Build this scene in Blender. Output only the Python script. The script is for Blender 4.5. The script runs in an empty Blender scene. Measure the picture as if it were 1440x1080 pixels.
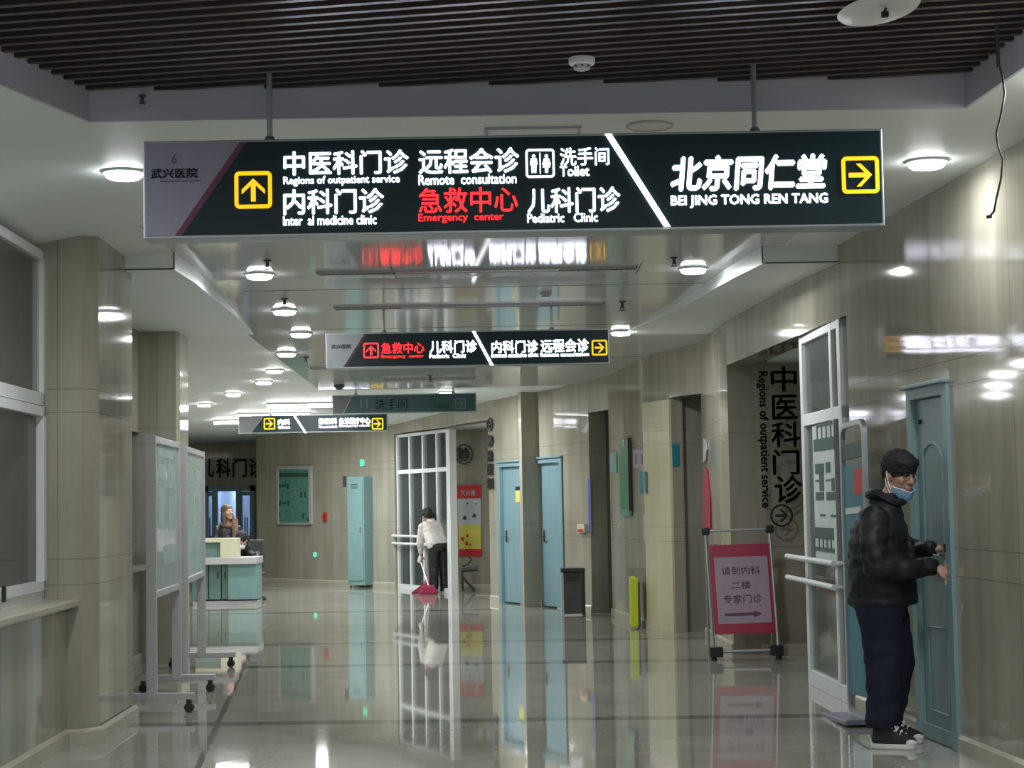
import bpy, bmesh, math, random
from mathutils import Vector, Matrix, Euler
random.seed(7)
SC = bpy.context.scene
COL = SC.collection
# ---------------------------------------------------------------- camera (1440 x 1080, focal length 2500 px)
FPX, HZ, ROLL, CH = 2500.0, 706.0, 0.018, 1.47
_p, _a = math.atan((HZ - 540) / FPX), math.atan(ROLL)
FW = Vector((0, math.cos(_p), math.sin(_p)))
_u0, _r0 = Vector((0, -math.sin(_p), math.cos(_p))), Vector((1, 0, 0))
RT = _r0 * math.cos(_a) - _u0 * math.sin(_a)
UP = _r0 * math.sin(_a) + _u0 * math.cos(_a)
CP = Vector((0, 0, CH))
cam_d = bpy.data.cameras.new('camera')
cam_d.sensor_width = 36.0
cam_d.lens = FPX / 1440 * 36.0
cam_d.clip_end = 200
cam = bpy.data.objects.new('camera', cam_d)
COL.objects.link(cam)
m3 = Matrix((RT, UP, -FW)).transposed()
cam.matrix_world = Matrix.Translation(CP) @ m3.to_4x4()
SC.camera = cam
# ---------------------------------------------------------------- world, exposure
w = bpy.data.worlds.new('world'); SC.world = w; w.use_nodes = True
w.node_tree.nodes['Background'].inputs[0].default_value = (0.62, 0.68, 0.75, 1)
w.node_tree.nodes['Background'].inputs[1].default_value = 0.5
vs = SC.view_settings
vs.view_transform = 'Standard'; vs.look = 'None'; vs.gamma = 1.0; vs.exposure = 0.0; vs.use_curve_mapping = False
SC.cycles.use_denoising = True
SC.cycles.max_bounces = 8
SC.cycles.sample_clamp_indirect = 4.0
LAMP_GAIN = 2.3    #          # watts of one ceiling downlight
TUBE_W = 34.0         # watts of one ceiling tube

def ray(x, y): return FW + RT * ((x - 720) / FPX) - UP * ((y - 540) / FPX)
def G(x, y, z=0.0):                      # where the sight line of a photo point meets the height z
    d = ray(x, y); return CP + d * ((z - CH) / d.z)
def P(x, y, Y):                          # ... meets the depth Y
    d = ray(x, y); return CP + d * (Y / d.y)
def W(x, y, A, B):                       # ... meets the upright plane through A and B
    n = Vector((-(B[1] - A[1]), B[0] - A[0], 0)); d = ray(x, y)
    return CP + d * (n.dot(Vector((A[0], A[1], 0)) - CP) / n.dot(d))
def zc(Y): return 3.26 if Y < 14 else 3.26 - 0.0228 * (min(Y, 32) - 14)
def K(x, y):                             # ... meets the corridor ceiling
    z = 3.26
    for _ in range(12): z = zc(G(x, y, z).y)
    return G(x, y, z)
# ---------------------------------------------------------------- materials
def mat(name, col, rough=0.5, metal=0.0, spec=0.5, var=0.08, scale=6.0, emit=None, es=0.0, bump=0.0, stretch=None, alpha=1.0, coat=0.0):
    m = bpy.data.materials.new(name); m.use_nodes = True
    nt = m.node_tree; b = nt.nodes['Principled BSDF']; L = nt.links.new
    b.inputs['Roughness'].default_value = rough; b.inputs['Metallic'].default_value = metal
    b.inputs['Specular IOR Level'].default_value = spec
    b.inputs['Coat Weight'].default_value = coat; b.inputs['Coat Roughness'].default_value = 0.06
    tc = nt.nodes.new('ShaderNodeTexCoord'); mp = nt.nodes.new('ShaderNodeMapping')
    if stretch: mp.inputs['Scale'].default_value = stretch
    n = nt.nodes.new('ShaderNodeTexNoise'); n.inputs['Scale'].default_value = scale; n.inputs['Detail'].default_value = 4
    L(tc.outputs['Object'], mp.inputs[0]); L(mp.outputs[0], n.inputs['Vector'])
    r = nt.nodes.new('ShaderNodeValToRGB')
    r.color_ramp.elements[0].position = 0.3; r.color_ramp.elements[1].position = 0.7
    r.color_ramp.elements[0].color = [c * (1 - var) for c in col] + [1]
    r.color_ramp.elements[1].color = [min(1, c * (1 + var)) for c in col] + [1]
    L(n.outputs['Fac'], r.inputs[0]); L(r.outputs[0], b.inputs['Base Color'])
    if bump:
        bp = nt.nodes.new('ShaderNodeBump'); bp.inputs['Strength'].default_value = bump; bp.inputs['Distance'].default_value = 0.01
        L(n.outputs['Fac'], bp.inputs['Height']); L(bp.outputs[0], b.inputs['Normal'])
    if emit:
        b.inputs['Emission Color'].default_value = list(emit) + [1]; b.inputs['Emission Strength'].default_value = es
    if alpha < 1: b.inputs['Alpha'].default_value = alpha
    return m

class NT:                                # small helper to write node maths
    def __init__(s, m): s.nt = m.node_tree
    def n(s, t, **kw):
        x = s.nt.nodes.new(t)
        for k, v in kw.items(): setattr(x, k, v)
        return x
    def l(s, a, b): s.nt.links.new(a, b)
    def m(s, op, a, b=None, c=None):
        x = s.n('ShaderNodeMath', operation=op)
        for i, v in enumerate((a, b, c)):
            if v is None: continue
            if isinstance(v, (int, float)): x.inputs[i].default_value = v
            else: s.l(v, x.inputs[i])
        return x.outputs[0]
    def mix(s, f, a, b):
        x = s.n('ShaderNodeMix', data_type='RGBA')
        for i, v in ((0, f), (6, a), (7, b)):
            if isinstance(v, (int, float)): x.inputs[i].default_value = v
            elif isinstance(v, tuple): x.inputs[i].default_value = v
            else: s.l(v, x.inputs[i])
        return x.outputs[2]

def marble_mat(name, c0, c1, cj, rough=0.055):
    m = bpy.data.materials.new(name); m.use_nodes = True; t = NT(m); b = m.node_tree.nodes['Principled BSDF']
    uv = t.n('ShaderNodeTexCoord').outputs['UV']
    mp = t.n('ShaderNodeMapping'); mp.inputs['Scale'].default_value = (4.5, 0.45, 1); t.l(uv, mp.inputs[0])
    n1 = t.n('ShaderNodeTexNoise'); n1.inputs['Scale'].default_value = 1.0; n1.inputs['Detail'].default_value = 6; n1.inputs['Distortion'].default_value = 0.4
    t.l(mp.outputs[0], n1.inputs['Vector'])
    mp2 = t.n('ShaderNodeMapping'); mp2.inputs['Scale'].default_value = (0.9, 0.7, 1); t.l(uv, mp2.inputs[0])
    n2 = t.n('ShaderNodeTexNoise'); n2.inputs['Scale'].default_value = 1.6; n2.inputs['Detail'].default_value = 3; t.l(mp2.outputs[0], n2.inputs['Vector'])
    f = t.m('ADD', t.m('MULTIPLY', n1.outputs['Fac'], 0.6), t.m('MULTIPLY', n2.outputs['Fac'], 0.5))
    r = t.n('ShaderNodeValToRGB'); r.color_ramp.elements[0].position = 0.40; r.color_ramp.elements[1].position = 0.68
    r.color_ramp.elements[0].color = c0; r.color_ramp.elements[1].color = c1; t.l(f, r.inputs[0])
    sp = t.n('ShaderNodeSeparateXYZ'); t.l(uv, sp.inputs[0])
    j = None
    for z in (1.0, 1.16, 2.09, 2.24):
        k = t.m('LESS_THAN', t.m('ABSOLUTE', t.m('SUBTRACT', sp.outputs[1], z)), 0.0035)
        j = k if j is None else t.m('MAXIMUM', j, k)
    k = t.m('LESS_THAN', t.m('ABSOLUTE', t.m('SUBTRACT', t.m('FRACT', t.m('DIVIDE', sp.outputs[0], 1.35)), 0.5)), 0.0025)
    j = t.m('MAXIMUM', j, k)
    t.l(t.mix(t.m('MULTIPLY', j, 0.6), r.outputs[0], cj), b.inputs['Base Color'])
    b.inputs['Roughness'].default_value = rough; b.inputs['IOR'].default_value = 1.43
    return m

def floor_mat():
    m = bpy.data.materials.new('polished_floor_tile'); m.use_nodes = True; t = NT(m); b = m.node_tree.nodes['Principled BSDF']
    pos = t.n('ShaderNodeTexCoord').outputs['Object']
    sp = t.n('ShaderNodeSeparateXYZ'); t.l(pos, sp.inputs[0]); X, Y = sp.outputs[0], sp.outputs[1]
    n1 = t.n('ShaderNodeTexNoise'); n1.inputs['Scale'].default_value = 1.3; n1.inputs['Detail'].default_value = 6; n1.inputs['Distortion'].default_value = 1.2; t.l(pos, n1.inputs['Vector'])
    r = t.n('ShaderNodeValToRGB'); r.color_ramp.elements[0].position = 0.35; r.color_ramp.elements[1].position = 0.7
    r.color_ramp.elements[0].color = (0.30, 0.295, 0.25, 1); r.color_ramp.elements[1].color = (0.40, 0.39, 0.335, 1); t.l(n1.outputs['Fac'], r.inputs[0])
    # tile joints, 0.8 m grid
    j = None
    for c in (X, Y):
        k = t.m('LESS_THAN', t.m('ABSOLUTE', t.m('SUBTRACT', t.m('FRACT', t.m('ADD', t.m('DIVIDE', c, 0.8), 40.35)), 0.5)), 0.0025)
        j = k if j is None else t.m('MAXIMUM', j, k)
    # dark cross bands
    d = None
    for yc, hw in ((12.15, 0.10), (16.4, 0.11), (19.0, 0.12), (24.6, 0.15)):
        k = t.m('LESS_THAN', t.m('ABSOLUTE', t.m('SUBTRACT', t.m('ADD', Y, t.m('MULTIPLY', X, 0.03)), yc)), hw)
        d = k if d is None else t.m('MAXIMUM', d, k)
    # side borders: darker strip on the left
    e = t.m('ABSOLUTE', t.m('ADD', t.m('ADD', X, 0.7), t.m('MULTIPLY', Y, 0.11)))
    d = t.m('MAXIMUM', d, t.m('MULTIPLY', t.m('LESS_THAN', e, 0.02), t.m('LESS_THAN', Y, 18)))
    c = t.mix(t.m('MULTIPLY', j, 0.45), r.outputs[0], (0.20, 0.20, 0.17, 1))
    c = t.mix(t.m('MULTIPLY', d, 0.75), c, (0.10, 0.105, 0.095, 1))
    t.l(c, b.inputs['Base Color'])
    n2 = t.n('ShaderNodeTexNoise'); n2.inputs['Scale'].default_value = 2.2; n2.inputs['Detail'].default_value = 1; t.l(pos, n2.inputs['Vector'])
    bp = t.n('ShaderNodeBump'); bp.inputs['Strength'].default_value = 0.008; bp.inputs['Distance'].default_value = 0.01
    t.l(n2.outputs['Fac'], bp.inputs['Height']); t.l(bp.outputs[0], b.inputs['Normal'])
    b.inputs['Roughness'].default_value = 0.035; b.inputs['IOR'].default_value = 1.52
    return m

def glass_mat(name, tint, fac):
    m = bpy.data.materials.new(name); m.use_nodes = True; t = NT(m); nt = m.node_tree; b = nt.nodes['Principled BSDF']
    b.inputs['Base Color'].default_value = tint; b.inputs['Roughness'].default_value = 0.03; b.inputs['IOR'].default_value = 1.5
    n = t.n('ShaderNodeTexNoise'); n.inputs['Scale'].default_value = 3
    a = t.m('ADD', fac - 0.04, t.m('MULTIPLY', n.outputs['Fac'], 0.08)); t.l(a, b.inputs['Alpha'])
    return m

M = dict(
    marble=marble_mat('polished_beige_marble', (0.29, 0.272, 0.212, 1), (0.40, 0.38, 0.305, 1), (0.14, 0.13, 0.10, 1)),
    cream=marble_mat('yellow_lit_marble', (0.55, 0.52, 0.33, 1), (0.66, 0.62, 0.42, 1), (0.3, 0.28, 0.2, 1), 0.25),
    floor=floor_mat(),
    ceil=mat('ceiling_paint', (0.84, 0.895, 0.875), 0.5, var=0.02, scale=1.5),
    panel=mat('glossy_ceiling_panel', (0.68, 0.71, 0.70), 0.075, spec=0.26, var=0.03, scale=1.0, bump=0.003),
    fascia=mat('grey_fascia_paint', (0.50, 0.49, 0.57), 0.5, var=0.03, scale=2),
    slat=mat('dark_brown_slat', (0.055, 0.042, 0.044), 0.35, var=0.25, scale=4, stretch=(0.4, 6, 6)),
    void=mat('black_void', (0.012, 0.011, 0.012), 0.9, var=0.1),
    gap=mat('shadow_gap', (0.05, 0.05, 0.05), 0.8, var=0.1),
    teal=mat('teal_painted_wood', (0.185, 0.285, 0.295), 0.42, var=0.06, scale=3, stretch=(4, 4, 0.5)),
    tealfar=mat('blue_teal_painted_wood', (0.185, 0.305, 0.345), 0.40, var=0.06, scale=3, stretch=(4, 4, 0.5)),
    tealmetal=mat('teal_cabinet_metal', (0.20, 0.34, 0.335), 0.35, var=0.05),
    white=mat('white_upvc', (0.72, 0.74, 0.74), 0.35, var=0.03),
    greyframe=mat('pale_grey_painted_metal', (0.45, 0.44, 0.45), 0.4, var=0.04),
    glass=glass_mat('window_glass', (0.10, 0.12, 0.12, 1), 0.35),
    boardglass=mat('pale_green_board_glass', (0.33, 0.43, 0.40), 0.10, var=0.10, scale=2.0, stretch=(3, 3, 0.5)),
    pale=mat('pale_green_sheet', (0.345, 0.445, 0.42), 0.3, var=0.08, scale=7),
    base=mat('stone_skirting', (0.45, 0.43, 0.34), 0.25, var=0.08, scale=3),
    posterink=mat('plum_ink', (0.16, 0.10, 0.16), 0.5, var=0.1),
    paper=mat('printed_paper', (0.50, 0.56, 0.54), 0.6, var=0.12, scale=7),
    chrome=mat('chrome', (0.62, 0.63, 0.64), 0.22, metal=1.0, var=0.03),
    alu=mat('brushed_aluminium', (0.42, 0.45, 0.46), 0.35, metal=0.7, var=0.06, stretch=(1, 20, 20)),
    black=mat('black_plastic', (0.015, 0.015, 0.016), 0.4, var=0.2),
    dark=mat('dark_grey_metal', (0.06, 0.06, 0.06), 0.45, var=0.15),
    blackletter=mat('black_letter_acrylic', (0.018, 0.021, 0.019), 0.35, var=0.1),
    green=mat('dark_green_sign_acrylic', (0.006, 0.024, 0.027), 0.35, spec=0.3, var=0.06),
    green2=mat('mid_green_sign_acrylic', (0.006, 0.075, 0.070), 0.30, var=0.08),
    lilac=mat('lilac_grey_sign_panel', (0.27, 0.26, 0.34), 0.30, var=0.04),
    palepanel=mat('pale_sign_panel', (0.50, 0.54, 0.56), 0.30, var=0.04),
    greypanel=mat('mid_grey_sign_panel', (0.16, 0.16, 0.16), 0.35, var=0.05),
    magenta=mat('plum_stripe', (0.13, 0.03, 0.07), 0.4, var=0.08),
    inkblue=mat('dark_blue_ink', (0.10, 0.10, 0.16), 0.5, var=0.1),
    litwhite=mat('lit_white_letter', (0.9, 0.9, 0.95), 0.4, var=0.01, emit=(0.93, 0.93, 1.0), es=3.2),
    litred=mat('lit_red_letter', (0.8, 0.05, 0.05), 0.4, var=0.02, emit=(1.0, 0.035, 0.045), es=1.5),
    lityellow=mat('lit_yellow_arrow', (0.9, 0.6, 0.02), 0.4, var=0.02, emit=(1.0, 0.50, 0.004), es=1.1),
    fadetext=mat('unlit_grey_letter', (0.12, 0.24, 0.24), 0.4, var=0.05),
    lamp=mat('lit_lamp_lens', (1, 1, 1), 0.4, var=0.0, emit=(0.96, 0.97, 1.0), es=45.0),
    exitgreen=mat('lit_green_exit', (0.05, 0.7, 0.35), 0.4, var=0.02, emit=(0.02, 0.75, 0.35), es=1.3),
    red=mat('red_print', (0.55, 0.025, 0.03), 0.45, var=0.06),
    pinkred=mat('crimson_print', (0.36, 0.015, 0.06), 0.40, var=0.08),
    posterlilac=mat('pale_lilac_paper', (0.38, 0.29, 0.36), 0.5, var=0.05),
    yellow=mat('yellow_print', (0.66, 0.60, 0.10), 0.5, var=0.06),
    lime=mat('lime_plastic', (0.50, 0.58, 0.01), 0.45, var=0.06),
    bluegreen=mat('blue_teal_plate', (0.03, 0.20, 0.26), 0.35, var=0.06),
    boardgreen=mat('green_notice_board', (0.10, 0.27, 0.21), 0.45, var=0.18, scale=9),
    leafgreen=mat('bright_green_board', (0.04, 0.24, 0.08), 0.35, var=0.2, scale=3),
    blue=mat('blue_banner', (0.08, 0.10, 0.35), 0.5, var=0.08),
    darkgreenprint=mat('dark_green_print', (0.035, 0.085, 0.07), 0.5, var=0.1),
    cream2=mat('cream_laminate', (0.62, 0.60, 0.42), 0.4, var=0.03),
    desktop=mat('pale_laminate', (0.52, 0.50, 0.50), 0.3, var=0.04),
    deskgreen=mat('dull_green_laminate', (0.14, 0.24, 0.21), 0.4, var=0.05),
    skin=mat('skin', (0.42, 0.24, 0.17), 0.5, var=0.05, scale=20),
    skinred=mat('reddened_skin', (0.36, 0.16, 0.12), 0.5, var=0.06, scale=20),
    hair=mat('black_hair', (0.010, 0.009, 0.009), 0.75, var=0.4, scale=60, bump=0.4),
    scarf=mat('tan_knit', (0.16, 0.10, 0.065), 0.85, var=0.2, scale=50, bump=0.4),
    brownhair=mat('brown_hair', (0.085, 0.05, 0.03), 0.5, var=0.3, scale=40, bump=0.4),
    jacket=mat('black_puffer_fabric', (0.011, 0.013, 0.015), 0.55, spec=0.3, var=0.5, scale=9, bump=0.5),
    trousers=mat('navy_black_cotton', (0.013, 0.016, 0.029), 0.85, spec=0.2, var=0.15, scale=12, bump=0.2),
    maskblue=mat('blue_surgical_mask', (0.36, 0.60, 0.82), 0.6, var=0.04),
    whitecloth=mat('white_cloth', (0.66, 0.62, 0.58), 0.8, var=0.05, scale=14, bump=0.3),
    rubber=mat('white_rubber', (0.62, 0.63, 0.60), 0.5, var=0.04),
    canvas=mat('black_canvas', (0.012, 0.013, 0.014), 0.75, var=0.15, scale=30),
    crimson=mat('crimson_plastic', (0.34, 0.02, 0.07), 0.4, var=0.06),
    paneblue=glass_mat('bluish_door_glass', (0.30, 0.40, 0.55, 1), 0.30),
    bluelit=mat('blue_lit_surface', (0.28, 0.36, 0.48), 0.35, var=0.06),  # blue light beyond the end doorway and second window, put into the colour
    lens=mat('eye_dark', (0.01, 0.008, 0.007), 0.2, var=0.05),
)
# ---------------------------------------------------------------- mesh helpers (all take world coordinates unless parent-local)
def woff(o):
    v = Vector((0, 0, 0))
    while o is not None: v += o.location; o = o.parent
    return v
def mesh_obj(name, me, m, parent=None, local=False, smooth=False):
    me.name = name; me.materials.clear(); me.materials.append(M[m])
    o = bpy.data.objects.new(name, me); COL.objects.link(o)
    if parent is not None:
        o.parent = parent
        if not local: me.transform(Matrix.Translation(-woff(parent)))
    if smooth:
        for p in me.polygons: p.use_smooth = True
    return o
def obj(name, bm, m, parent=None, local=False, bevel=0.0, smooth=False):
    bmesh.ops.recalc_face_normals(bm, faces=bm.faces)
    if bevel: bmesh.ops.bevel(bm, geom=list(bm.edges), offset=bevel, segments=2, affect='EDGES', profile=0.5)
    me = bpy.data.meshes.new(name); bm.to_mesh(me); bm.free()
    o = mesh_obj(name, me, m, parent, local)
    if smooth:
        for p in me.polygons: p.use_smooth = True
        me.set_sharp_from_angle(angle=math.radians(40))
    return o
def tag(o, label, cat, group=None, kind=None):
    if label: o['label'] = label
    if cat: o['category'] = cat
    if group: o['group'] = group
    if kind: o['kind'] = kind
    return o
def thing(name, loc, label, cat, group=None, rz=0.0):
    o = bpy.data.objects.new(name, None); COL.objects.link(o); o.empty_display_size = 0.05
    o.location = loc; o.rotation_euler = (0, 0, rz)
    return tag(o, label, cat, group)
def struct(o): o['kind'] = 'structure'; return o
NB = bmesh.new
XV, YV, ZV = Vector((1, 0, 0)), Vector((0, 1, 0)), Vector((0, 0, 1))
def box(bm, c, s, R=XV, U=ZV, N=None):   # centre, sizes along R (width), N (depth), U (height)
    c = Vector(c); R = R.normalized(); U = U.normalized(); N = (U.cross(R)).normalized() if N is None else N.normalized()
    vs_ = [bm.verts.new(c + R * (s[0] / 2 * i) + N * (s[1] / 2 * j) + U * (s[2] / 2 * k)) for i in (-1, 1) for j in (-1, 1) for k in (-1, 1)]
    for f in ((0, 1, 3, 2), (4, 6, 7, 5), (0, 4, 5, 1), (2, 3, 7, 6), (0, 2, 6, 4), (1, 5, 7, 3)): bm.faces.new([vs_[i] for i in f])
    return bm
def cyl(bm, p0, p1, r0, r1=None, seg=16):
    p0, p1 = Vector(p0), Vector(p1); r1 = r0 if r1 is None else r1
    d = (p1 - p0).normalized(); a = d.orthogonal().normalized(); b = d.cross(a)
    c0 = [bm.verts.new(p0 + (a * math.cos(t) + b * math.sin(t)) * r0) for t in [2 * math.pi * i / seg for i in range(seg)]]
    c1 = [bm.verts.new(p1 + (a * math.cos(t) + b * math.sin(t)) * r1) for t in [2 * math.pi * i / seg for i in range(seg)]]
    for i in range(seg): bm.faces.new((c0[i], c0[(i + 1) % seg], c1[(i + 1) % seg], c1[i]))
    bm.faces.new(c0[::-1]); bm.faces.new(c1)
    return bm
def tube(bm, pts, r, seg=8, closed=False):
    pts = [Vector(p) for p in pts]; n = len(pts); rings = []
    up = None
    for i, p in enumerate(pts):
        if closed: d = (pts[(i + 1) % n] - pts[i - 1]).normalized()
        else: d = (pts[min(i + 1, n - 1)] - pts[max(i - 1, 0)]).normalized()
        a = d.orthogonal().normalized() if up is None else (up - d * up.dot(d)).normalized()
        up = a; b = d.cross(a)
        rings.append([bm.verts.new(p + (a * math.cos(t) + b * math.sin(t)) * r) for t in [2 * math.pi * k / seg for k in range(seg)]])
    for i in range(n if closed else n - 1):
        A, B = rings[i], rings[(i + 1) % n]
        for k in range(seg): bm.faces.new((A[k], A[(k + 1) % seg], B[(k + 1) % seg], B[k]))
    if not closed: bm.faces.new(rings[0][::-1]); bm.faces.new(rings[-1])
    return bm
def prism(bm, poly, n):                  # polygon (3D points) extruded by the vector n
    n = Vector(n); a = [bm.verts.new(Vector(p)) for p in poly]; b = [bm.verts.new(Vector(p) + n) for p in poly]
    bm.faces.new(a[::-1]); bm.faces.new(b)
    for i in range(len(a)): bm.faces.new((a[i], a[(i + 1) % len(a)], b[(i + 1) % len(a)], b[i]))
    return bm
def lathe(bm, c, prof, axis=ZV, seg=24):  # profile of (radius, height along axis)
    c = Vector(c); axis = axis.normalized(); a = axis.orthogonal().normalized(); b = axis.cross(a); rings = []
    for r, h in prof:
        if r < 1e-6: rings.append([bm.verts.new(c + axis * h)])
        else: rings.append([bm.verts.new(c + axis * h + (a * math.cos(t) + b * math.sin(t)) * r) for t in [2 * math.pi * k / seg for k in range(seg)]])
    for A, B in zip(rings, rings[1:]):
        for k in range(seg):
            k2 = (k + 1) % seg
            f = [A[k % len(A)], A[k2 % len(A)], B[k2 % len(B)], B[k % len(B)]]
            f = [v for i, v in enumerate(f) if v not in f[:i]]
            if len(f) > 2: bm.faces.new(f)
    for e in (rings[0], rings[-1]):
        if len(e) > 2: bm.faces.new(e)
    return bm
def rrect(w_, h_, r, n=5):               # rounded rectangle outline (2D)
    out = []
    for cx, cy, a0 in ((w_ / 2 - r, h_ / 2 - r, 0), (-w_ / 2 + r, h_ / 2 - r, 90), (-w_ / 2 + r, -h_ / 2 + r, 180), (w_ / 2 - r, -h_ / 2 + r, 270)):
        for i in range(n + 1):
            t = math.radians(a0 + 90 * i / n); out.append((cx + r * math.cos(t), cy + r * math.sin(t)))
    return out
def ringband(bm, outer, inner, F, d):    # flat ring between two outlines of equal length, in frame F=(O,R,U,N), thickness d
    O, R, U, N = F; pt = lambda p, h: bm.verts.new(O + R * p[0] + U * p[1] + N * h)
    o0 = [pt(p, 0) for p in outer]; o1 = [pt(p, d) for p in outer]; i0 = [pt(p, 0) for p in inner]; i1 = [pt(p, d) for p in inner]
    n = len(outer)
    for k in range(n):
        q = (k + 1) % n
        bm.faces.new((o0[k], o0[q], o1[q], o1[k])); bm.faces.new((i0[q], i0[k], i1[k], i1[q]))
        bm.faces.new((o1[k], o1[q], i1[q], i1[k])); bm.faces.new((o0[q], o0[k], i0[k], i0[q]))
    return bm
def fprism(bm, pts, F, d):               # 2D polygon in frame F extruded by d along N
    O, R, U, N = F
    return prism(bm, [O + R * p[0] + U * p[1] for p in pts], N * d)
def arrow2d(s, ang):                     # solid arrow in a box of side s pointing along ang
    h = s / 2; t = 0.10 * s; k = 0.12 * s
    pts = [(h, 0), (0.02 * s, h), (-0.16 * s, h), (-0.16 * s, h - 0.02 * s), (0.5 * s - 2.3 * k - 0.02 * s, t), (-h, t), (-h, -t), (0.5 * s - 2.3 * k - 0.02 * s, -t), (-0.16 * s, -h + 0.02 * s), (-0.16 * s, -h), (0.02 * s, -h)]
    c, n = math.cos(ang), math.sin(ang)
    return [(x * c - y * n, x * n + y * c) for x, y in pts]
_tc = {}
def glyphs(body, bold):
    key = (body, bold)
    if key in _tc: return _tc[key]
    cu = bpy.data.curves.new('txt', 'FONT'); cu.body = body; cu.size = 1.0; cu.resolution_u = 2
    o = bpy.data.objects.new('txt', cu); COL.objects.link(o)
    me = bpy.data.meshes.new_from_object(o)
    V = [(v.co.x, v.co.y) for v in me.vertices]; Fc = [tuple(p.vertices) for p in me.polygons]
    bpy.data.objects.remove(o); bpy.data.curves.remove(cu); bpy.data.meshes.remove(me)
    sh = [(0, 0)] if not bold else [(0, 0), (bold, 0), (-bold, 0), (0, bold), (0, -bold)]
    VV, FF = [], []
    for dx, dy in sh:
        k = len(VV); VV += [(x + dx, y + dy) for x, y in V]; FF += [tuple(i + k for i in f) for f in Fc]
    _tc[key] = (VV, FF); return VV, FF
def text(bm, body, F, w_, h_, d=0.004, bold=0.0, shear=0.0, rot=0):
    """lettering fitted into a w_ x h_ box centred on the frame F=(O,R,U,N)"""
    O, R, U, N = F; V, Fc = glyphs(body, bold)
    x0, x1 = min(v[0] for v in V), max(v[0] for v in V); y0, y1 = min(v[1] for v in V), max(v[1] for v in V)
    if rot == 90: R, U = -U, R
    vs_ = []
    for x, y in V:
        a = ((x - x0) / (x1 - x0) - 0.5) * w_; b = ((y - y0) / (y1 - y0) - 0.5) * h_
        vs_.append(bm.verts.new(O + R * (a + shear * b) + U * b + N * d))
    for f in Fc:
        try: bm.faces.new([vs_[i] for i in f])
        except ValueError: pass
    return bm
def frame_at(O, R): R = Vector((R[0], R[1], 0)).normalized(); return (Vector(O), R, ZV.copy(), R.cross(ZV))
# ================================================================ the setting
def wall_prism(bm, p, q, z0, z1, th, u0=0.0):
    """upright slab from p to q, thickness th behind (to the right of p->q), with UVs in metres"""
    p, q = Vector((p[0], p[1], 0)), Vector((q[0], q[1], 0)); d = (q - p); L = d.length; d.normalize(); n = Vector((d.y, -d.x, 0)) * th
    uv = bm.loops.layers.uv.verify()
    c = [p, q, q + n, p + n]; lo = [bm.verts.new(v + ZV * z0) for v in c]; hi = [bm.verts.new(v + ZV * z1) for v in c]
    us = [u0, u0 + L, u0 + L + th, u0 + 2 * L + th, u0 + 2 * L + 2 * th]
    for i in range(4):
        k = (i + 1) % 4; f = bm.faces.new((lo[i], lo[k], hi[k], hi[i]))
        for l, (u, v) in zip(f.loops, ((us[i], z0), (us[i + 1], z0), (us[i + 1], z1), (us[i], z1))): l[uv].uv = (u, v)
    for fc in (lo, hi):
        f = bm.faces.new(fc)
        for l, (u, v) in zip(f.loops, ((0.1, 0.5), (0.1 + L, 0.5), (0.1 + L, 0.5 + th), (0.1, 0.5 + th))): l[uv].uv = (u, v)
    return bm
# floor
bm = NB(); prism(bm, [(-9, -9, -0.1), (5, -9, -0.1), (5, 46, -0.1), (-9, 46, -0.1)], (0, 0, 0.1)); struct(obj('floor', bm, 'floor'))
# ---- right wall, following the bend of the corridor
RW = [(2.93, 4.5), (2.53, 10.23), (2.46, 11.04), (2.36, 12.45), (2.06, 17.0), (2.03, 19.1), (1.75, 19.75), (1.51, 20.45), (1.23, 22.8), (1.0, 23.46), (0.35, 25.0), (-0.37, 26.5), (-2.1, 31.35), (-2.25, 31.6), (-5.0, 34.6)]
HW = 3.36
def wpt(i, t): a, b = RW[i], RW[i + 1]; return (a[0] + (b[0] - a[0]) * t, a[1] + (b[1] - a[1]) * t)
def par(i, x, y):                        # parameter along segment i of the wall met by a photo point
    a, b = RW[i], RW[i + 1]; h = W(x, y, a, b); return ((h.x - a[0]) * (b[0] - a[0]) + (h.y - a[1]) * (b[1] - a[1])) / ((b[0] - a[0]) ** 2 + (b[1] - a[1]) ** 2)
D1 = (0.04, 0.97)                        # near door on segment 1
D2 = (par(10, 742, 740), par(10, 702, 740)); D3 = (par(9, 793, 740), par(9, 755, 740))
bm = NB(); U = 0.0
def seg(bm, p, q, z0, z1, th=0.25):
    global U
    wall_prism(bm, p, q, z0, z1, th, U); U += math.hypot(q[0] - p[0], q[1] - p[1])
seg(bm, RW[0], wpt(1, D1[0]), 0, HW); seg(bm, wpt(1, D1[0]), wpt(1, D1[1]), 2.14, HW); seg(bm, wpt(1, D1[1]), RW[2], 0, HW); seg(bm, RW[2], RW[3], 0, HW)
seg(bm, RW[3], RW[4], 2.74, HW)
seg(bm, RW[4], RW[5], 0, HW); seg(bm, RW[5], RW[6], 2.60, HW)
seg(bm, RW[7], RW[8], 0, HW); seg(bm, RW[8], RW[9], 2.63, HW)
seg(bm, RW[9], wpt(9, D3[0]), 0, HW); seg(bm, wpt(9, D3[0]), wpt(9, D3[1]), 2.09, HW); seg(bm, wpt(9, D3[1]), RW[10], 0, HW)
seg(bm, RW[10], wpt(10, D2[0]), 0, HW); seg(bm, wpt(10, D2[0]), wpt(10, D2[1]), 2.07, HW); seg(bm, wpt(10, D2[1]), RW[11], 0, HW)
seg(bm, RW[11], RW[12], 2.70, HW); seg(bm, RW[12], RW[13], 0, HW); seg(bm, RW[13], RW[14], 0, HW)
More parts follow.
